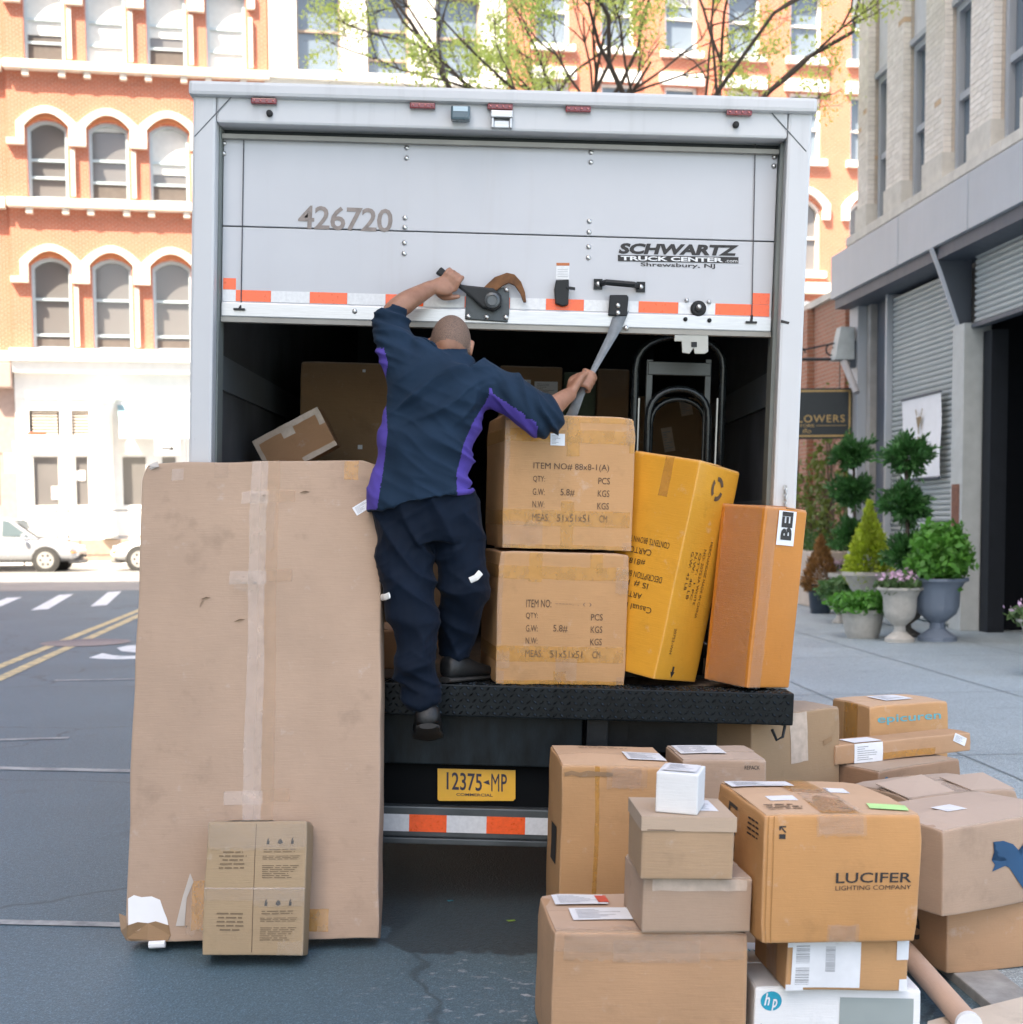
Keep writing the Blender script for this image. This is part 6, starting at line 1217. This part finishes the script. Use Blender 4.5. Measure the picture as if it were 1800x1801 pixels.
def panel(c, n):
    if c.y > 5.47: return 0
    x, y = proj(c); l = interp(LB, y); r = interp(RB, y)
    if l and x < l and x > 560 and y > 612: return 1
    if r and x > r and y > 683:
        if x < 866 or y > 683+(x-862)*.64+6: return 1 if (x < 925 or y > 736) and x < 945 else 0
    return 0
jacket = finish(remeshed(jk, .0062, 5), 'jacket', [M_NAVY, M_PURP], man, fold, panel)
hem = MB(); hp_l = []
# --- trousers
tj = MB()
TS = [(860, 668, 835, 5.42, .118), (890, 662, 842, 5.42, .124), (920, 660, 850, 5.42, .122), (955, 664, 852, 5.42, .112)]
P, Rr = ringpts(TS); limb(tj, P, Rr, caps=False, up=(1, 0, 0))
TL = [(712, 925, 5.42, .108), (714, 985, 5.40, .106), (720, 1045, 5.37, .096), (730, 1110, 5.35, .086), (732, 1165, 5.335, .082), (740, 1200, 5.325, .072), (748, 1238, 5.32, .058)]
TR = [(798, 925, 5.43, .106), (812, 985, 5.44, .094), (817, 1040, 5.455, .088), (809, 1085, 5.50, .080), (802, 1130, 5.53, .072), (801, 1158, 5.53, .064)]
for Lg in (TL, TR): limb(tj, [h3(x, y, Y) for x, y, Y, r in Lg], [r for *_, r in Lg], caps=False)
def fold2(c, n):
    x, z = c.x, c.z; px, py = proj(c)
    wv = .06*noise.noise(V((x*5, z*5, 4.)))
    d = rdg(noise.noise(V(((z+wv)*6.5+x*6, x*3.5-z*1.6, 4.))), 1.8)*.020+noise.noise(V((x*6, z*3.5, 8.)))*.009+rdg(noise.noise(V(((z-wv)*12-x*9, x*4, 14.))), 1.8)*.008
    d += rdg(noise.noise(V((z*17+x*7+wv*8, x*6, 2.))), 1.7)*.016*ss(1130, 1190, py)
    d += rdg(noise.noise(V((z*13+x*11, x*4, 1.))), 1.7)*.013*box_w(px, py, 775, 880, 1010, 1080)
    return d-.013
tro = finish(remeshed(tj, .0065, 4), 'trousers', [M_TROU], man, fold2)
M_REFL = simple('reflective_piping', (.72, .72, .70), .3)
for pts in ([(672, 1050, 5.33), (679, 1049, 5.285), (686, 1046, 5.27)], [(827, 1020, 5.36), (838, 1015, 5.36), (846, 1006, 5.375)]):
    MB().tube([h3(*p)-PO-V((0, .012, 0)) for p in pts], [(.012, .004)]*3, 8).build('reflective_tab', M_REFL, man)
# --- shoes
M_SHOE = simple('worn_black_leather', (.010, .011, .012), .5, var=.5, scale=18, bmp=.3); M_SOLE = simple('dark_sole', (.022, .021, .02), .8, var=.4, scale=25)
def shoe(heel, toe, up, wk):
    f = (toe-heel).normalized(); up = V(up); up = (up-f*up.dot(f)).normalized(); side = f.cross(up); L = .29; m = MB(); s = MB()
    def loft(m, spec):
        vs_ = []; k = 16
        for t, hw, z0, z1 in spec:
            c = heel+f*(t*L-.03)
            for i in range(k):
                a = 2*math.pi*i/k; zz = (z0+z1)/2+(z1-z0)/2*(abs(math.sin(a))**.7)*(1 if math.sin(a) > 0 else -1); vs_.append(c+side*(hw*wk*math.cos(a))+up*zz-PO)
        n = len(spec); m.add(vs_, [(i*k+j, i*k+(j+1) % k, (i+1)*k+(j+1) % k, (i+1)*k+j) for i in range(n-1) for j in range(k)]+[tuple(range(k-1, -1, -1)), tuple(range((n-1)*k, n*k))])
    loft(m, [(0, .022, .02, .075), (.04, .034, .014, .098), (.15, .040, .012, .105), (.35, .041, .012, .10), (.55, .046, .012, .075), (.75, .050, .012, .058), (.92, .040, .012, .048), (1.0, .018, .014, .034)])
    loft(s, [(-.01, .026, -.002, .020), (.05, .038, -.002, .020), (.3, .038, -.002, .018), (.6, .050, -.002, .018), (.85, .050, -.002, .018), (1.01, .022, .0, .018)])
    o = m.build('shoe', M_SHOE, man, smooth=True); s.build('sole', M_SOLE, o, smooth=True, auto=True)
rh_ = h3(792, 1193, 5.50); lp = MT.inverted() @ rh_; rh_ = MT @ V((lp.x, -.115, BT+.0055)); shoe(rh_, rh_+V((.16, .20, -.006)), (0.03, 0, 1), 1.1)
shoe(h3(753, 1283, 5.265), h3(753, 1283, 5.265)+V((-.05, .92, -.30)), (-.02, .3, .95), 1.2)
# ================================================================== CARS ACROSS THE STREET
def car(name, label, M, paint, flip=False):
    c = empty(name, M=M, label=label, cat='car', group='cars parked across the street')
    # stations along the length: x, sill z, bonnet/belt z, half width
    S = [(0, .50, .62, .62), (.06, .34, .74, .74), (.30, .28, .86, .84), (.95, .26, .98, .89), (1.25, .26, 1.03, .90), (2.2, .26, 1.06, .91), (3.4, .26, 1.08, .91), (4.1, .28, 1.10, .89), (4.45, .34, 1.08, .84), (4.55, .50, .95, .74)]
    b = MB(); n = 0; vs_ = []
    for x, z0, z1, hw in S:
        zm = (z0+z1)/2; vs_ += [(x, -hw*.92, z0), (x, -hw, zm-.05), (x, -hw*.985, z1-.14), (x, -hw*.90, z1), (x, 0, z1+.02), (x, hw*.90, z1), (x, hw*.985, z1-.14), (x, hw, zm-.05), (x, hw*.92, z0)]
    fs = [(i*9+k, i*9+k+1, i*9+10+k, i*9+9+k) for i in range(len(S)-1) for k in range(8)]+[(i*9, i*9+9, i*9+17, i*9+8) for i in range(len(S)-1)]+[tuple(range(9)), tuple(range(len(S)*9-1, len(S)*9-10, -1))]
    bo = b.add(vs_, fs).build('body', paint, c, smooth=True, auto=True); md = bo.modifiers.new('s', 'SUBSURF'); md.levels = md.render_levels = 2
    g = MB(); GS = [(1.20, 1.02, .80), (1.95, 1.60, .66), (2.3, 1.66, .66), (3.5, 1.66, .66), (4.15, 1.54, .66), (4.42, 1.08, .78)]
    bot = [(x, s*.80, 1.0) for x in (1.20, 4.42) for s in (-1, 1)]
    prof = [(1.15, 1.0, .80), (1.98, 1.58, .67), (2.4, 1.66, .655), (3.5, 1.66, .655), (4.1, 1.56, .66), (4.45, 1.05, .78)]
    vs_ = [(x, -hw, z) for x, z, hw in prof]+[(x, hw, z) for x, z, hw in prof]+[(2.3, -.84, 1.02), (3.8, -.84, 1.02), (2.3, .84, 1.02), (3.8, .84, 1.02)]
    fs = [(i, i+1, i+7, i+6) for i in range(5)]+[(0, 12, 2, 1), (12, 13, 3, 2), (13, 5, 4, 3), (6, 7, 8, 14), (14, 8, 9, 15), (15, 9, 10, 11)]
    gl = MB().add(vs_, fs).build('cabin', paint, c, .02)
    for s in (-1, 1):
        for poly in ([(1.42, 1.09), (2.22, 1.09), (2.22, 1.58), (2.05, 1.55)], [(2.30, 1.09), (3.20, 1.09), (3.20, 1.60), (2.30, 1.60)], [(3.28, 1.09), (4.05, 1.09), (3.95, 1.50), (3.6, 1.60), (3.28, 1.60)]):
            q = [(x, s*(.845-(z-1.02)*.30), z) for x, z in poly]; MB().add(q, [tuple(range(len(q)))]).build('side_window', glassmat('car_glass', (.10, .13, .14)), gl)
    q = [(1.20, -.72, 1.06), (1.20, .72, 1.06), (1.92, .60, 1.57), (1.92, -.60, 1.57)]; MB().add([(x-.02, y, z+.02) for x, y, z in q], [(0, 1, 2, 3)]).build('windscreen', glassmat('car_glass', (.10, .13, .14)), gl)
    for s in (-1, 1):
        MB().obox((.22, s*.66, .72), .22, .30, .12, Matrix.Rotation(s*-.45, 3, 'Z')).build('headlight', simple('lamp_clear', (.7, .68, .62), .15), c, .02); MB().obox((.14, s*.72, .60), .16, .16, .05, Matrix.Rotation(s*-.5, 3, 'Z')).build('indicator', simple('amber_lens', (.75, .28, .05), .3), c, .01)
        MB().obox((1.55, s*.98, 1.10), .10, .18, .13).build('mirror', paint, c, .02); MB().box(2.55, 2.75, s*.93-.015, s*.93+.015, .93, .96).build('door_handle', paint, c)
        for x in (.92, 3.62):
            MB().tube([(x, s*.80, .37), (x, s*.925, .37)], .415, 26).build('wheel_arch', simple('arch_black', (.035, .033, .03), .8), c)
            w_ = MB().tube([(x, s*.72, .37), (x, s*.90, .37), (x, s*.935, .37)], [.37, .37, .33], 28).build('wheel', simple('tyre_grey', (.05, .048, .045), .85), c, smooth=True, auto=True)
            MB().tube([(x, s*.90, .37), (x, s*.945, .37)], .25, 24).build('rim', simple('rim_silver', (.60, .58, .54), .35, .6), w_)
            for k in range(6): MB().tube([(x+.15*math.cos(k*1.047), s*.94, .37+.15*math.sin(k*1.047)), (x+.15*math.cos(k*1.047), s*.948, .37+.15*math.sin(k*1.047))], .04, 8).build('rim_hole', simple('arch_black', (.03,)*3), w_)
    MB().box(.0, .10, -.5, .5, .42, .56).build('grille', simple('arch_black', (.03,)*3), c, .02); MB().box(-.02, .3, -.6, .6, .24, .36).build('lower_bumper', simple('bumper_grey', (.20, .19, .18), .6), c, .03)
    return c
wc = hy(78, 1002, 43.2); 
car('parked_suv', 'silver sport utility car at the left edge of the street', Matrix.Translation((wc.x+.92, 44.15, 0)) @ Matrix.Rotation(math.pi+LFA*.4, 4, 'Z'), simple('silver_car_paint', (.55, .56, .58), .25, .5, var=.03, coat=.6))
car('parked_car', 'white car nose showing just left of the tall flat carton', Matrix.Translation((hy(188, 985, 43.4).x, 44.35, 0)) @ Matrix.Rotation(LFA*.4, 4, 'Z'), simple('white_car_paint', (.75, .75, .75), .25, var=.02, coat=.6))
# parking signs on the far pavement
def sign_post(px, Y, label, parts):
    p = hy(px, 940, Y); t = empty('street_sign', loc=(p.x, Y, .15), label=label, cat='sign'); MB().tube([(0, 0, 0), (0, 0, 4.0)], .03, 8).build('post', M_ALU, t)
    for x0, x1, y0, y1, nm, m_ in parts:
        a, b = hy(x0, y0, Y), hy(x1, y1, Y); MB().box(a.x-p.x, b.x-p.x, -.05, -.035, b.z-.15, a.z-.15).build(nm, m_, t, .004)
    return t
M_SIGN = simple('sign_white', (.78, .78, .78), .5, var=.02); M_SRED = simple('sign_red', (.60, .10, .05), .5)
sign_post(42, 45.4, 'white street signs on a post before the brownstone and storefront', [(10, 41, 797, 831, 'sign_plate', M_SIGN), (24, 46, 776, 792, 'sign_plate', M_SIGN), (48, 86, 765, 773, 'sign_plate', M_SIGN), (50, 84, 760, 764.6, 'sign_band', M_SRED)])
t = sign_post(330, 45.0, 'white one way plate with thin black arrow left of the truck', [(273, 318, 768, 800, 'sign_plate', M_SIGN)])
a, b = hy(284, 788, 44.9), hy(304, 788, 44.9); ar = MB(); o_ = V(t.location); ar.box(a.x-o_.x, b.x-o_.x, -.07, -.055, a.z-.17, a.z-.13); ar.add([V((b.x-o_.x-.1, -.068, a.z-.15+.10)), V((b.x-o_.x+.06, -.068, a.z-.15)), V((b.x-o_.x-.1, -.068, a.z-.15-.10)), V((b.x-o_.x-.04, -.068, a.z-.15))], [(0, 3, 2, 1)]); ar.build('arrow', INK, t)
# low rail in front of the storefront
fr = empty('iron_rail', M=MLF @ Matrix.Translation((.3, -.6, .15)), label='thin iron rail in front of the white storefront', cat='railing')
MB().tube([(-.4, 0, 1.75), (3.6, 0, 1.75)], .02, 6).build('top_rail', M_BLK, fr); MB().tube([(-.4, 0, .85), (3.6, 0, .85)], .015, 6).build('lower_rail', M_BLK, fr)
for x in (-.4, .0, 3.2, 3.6): MB().tube([(x, 0, 0), (x, 0, 1.78)], .022, 6).build('rail_post', M_BLK, fr)
# litter on the road
for px_, py_, nm, lb_, c_, s_ in ((900, 1621, 'fallen_leaf', 'single green leaf on the asphalt behind the truck', (.20, .32, .05), .016), (793, 1586, 'bottle_cap', 'tiny blue scrap on the asphalt under the truck', (.02, .20, .28), .012)):
    p = hz(px_, py_); o = MB(); o.add([V((s_*math.cos(i)*(1+.4*(i % 2)), s_*.8*math.sin(i), .004+.003*(i % 2))) for i in range(6)], [tuple(range(6))]); o = o.build(nm, simple(nm, c_, .6)); o.location = (p.x, p.y, .001); tag(o, lb_, 'litter')
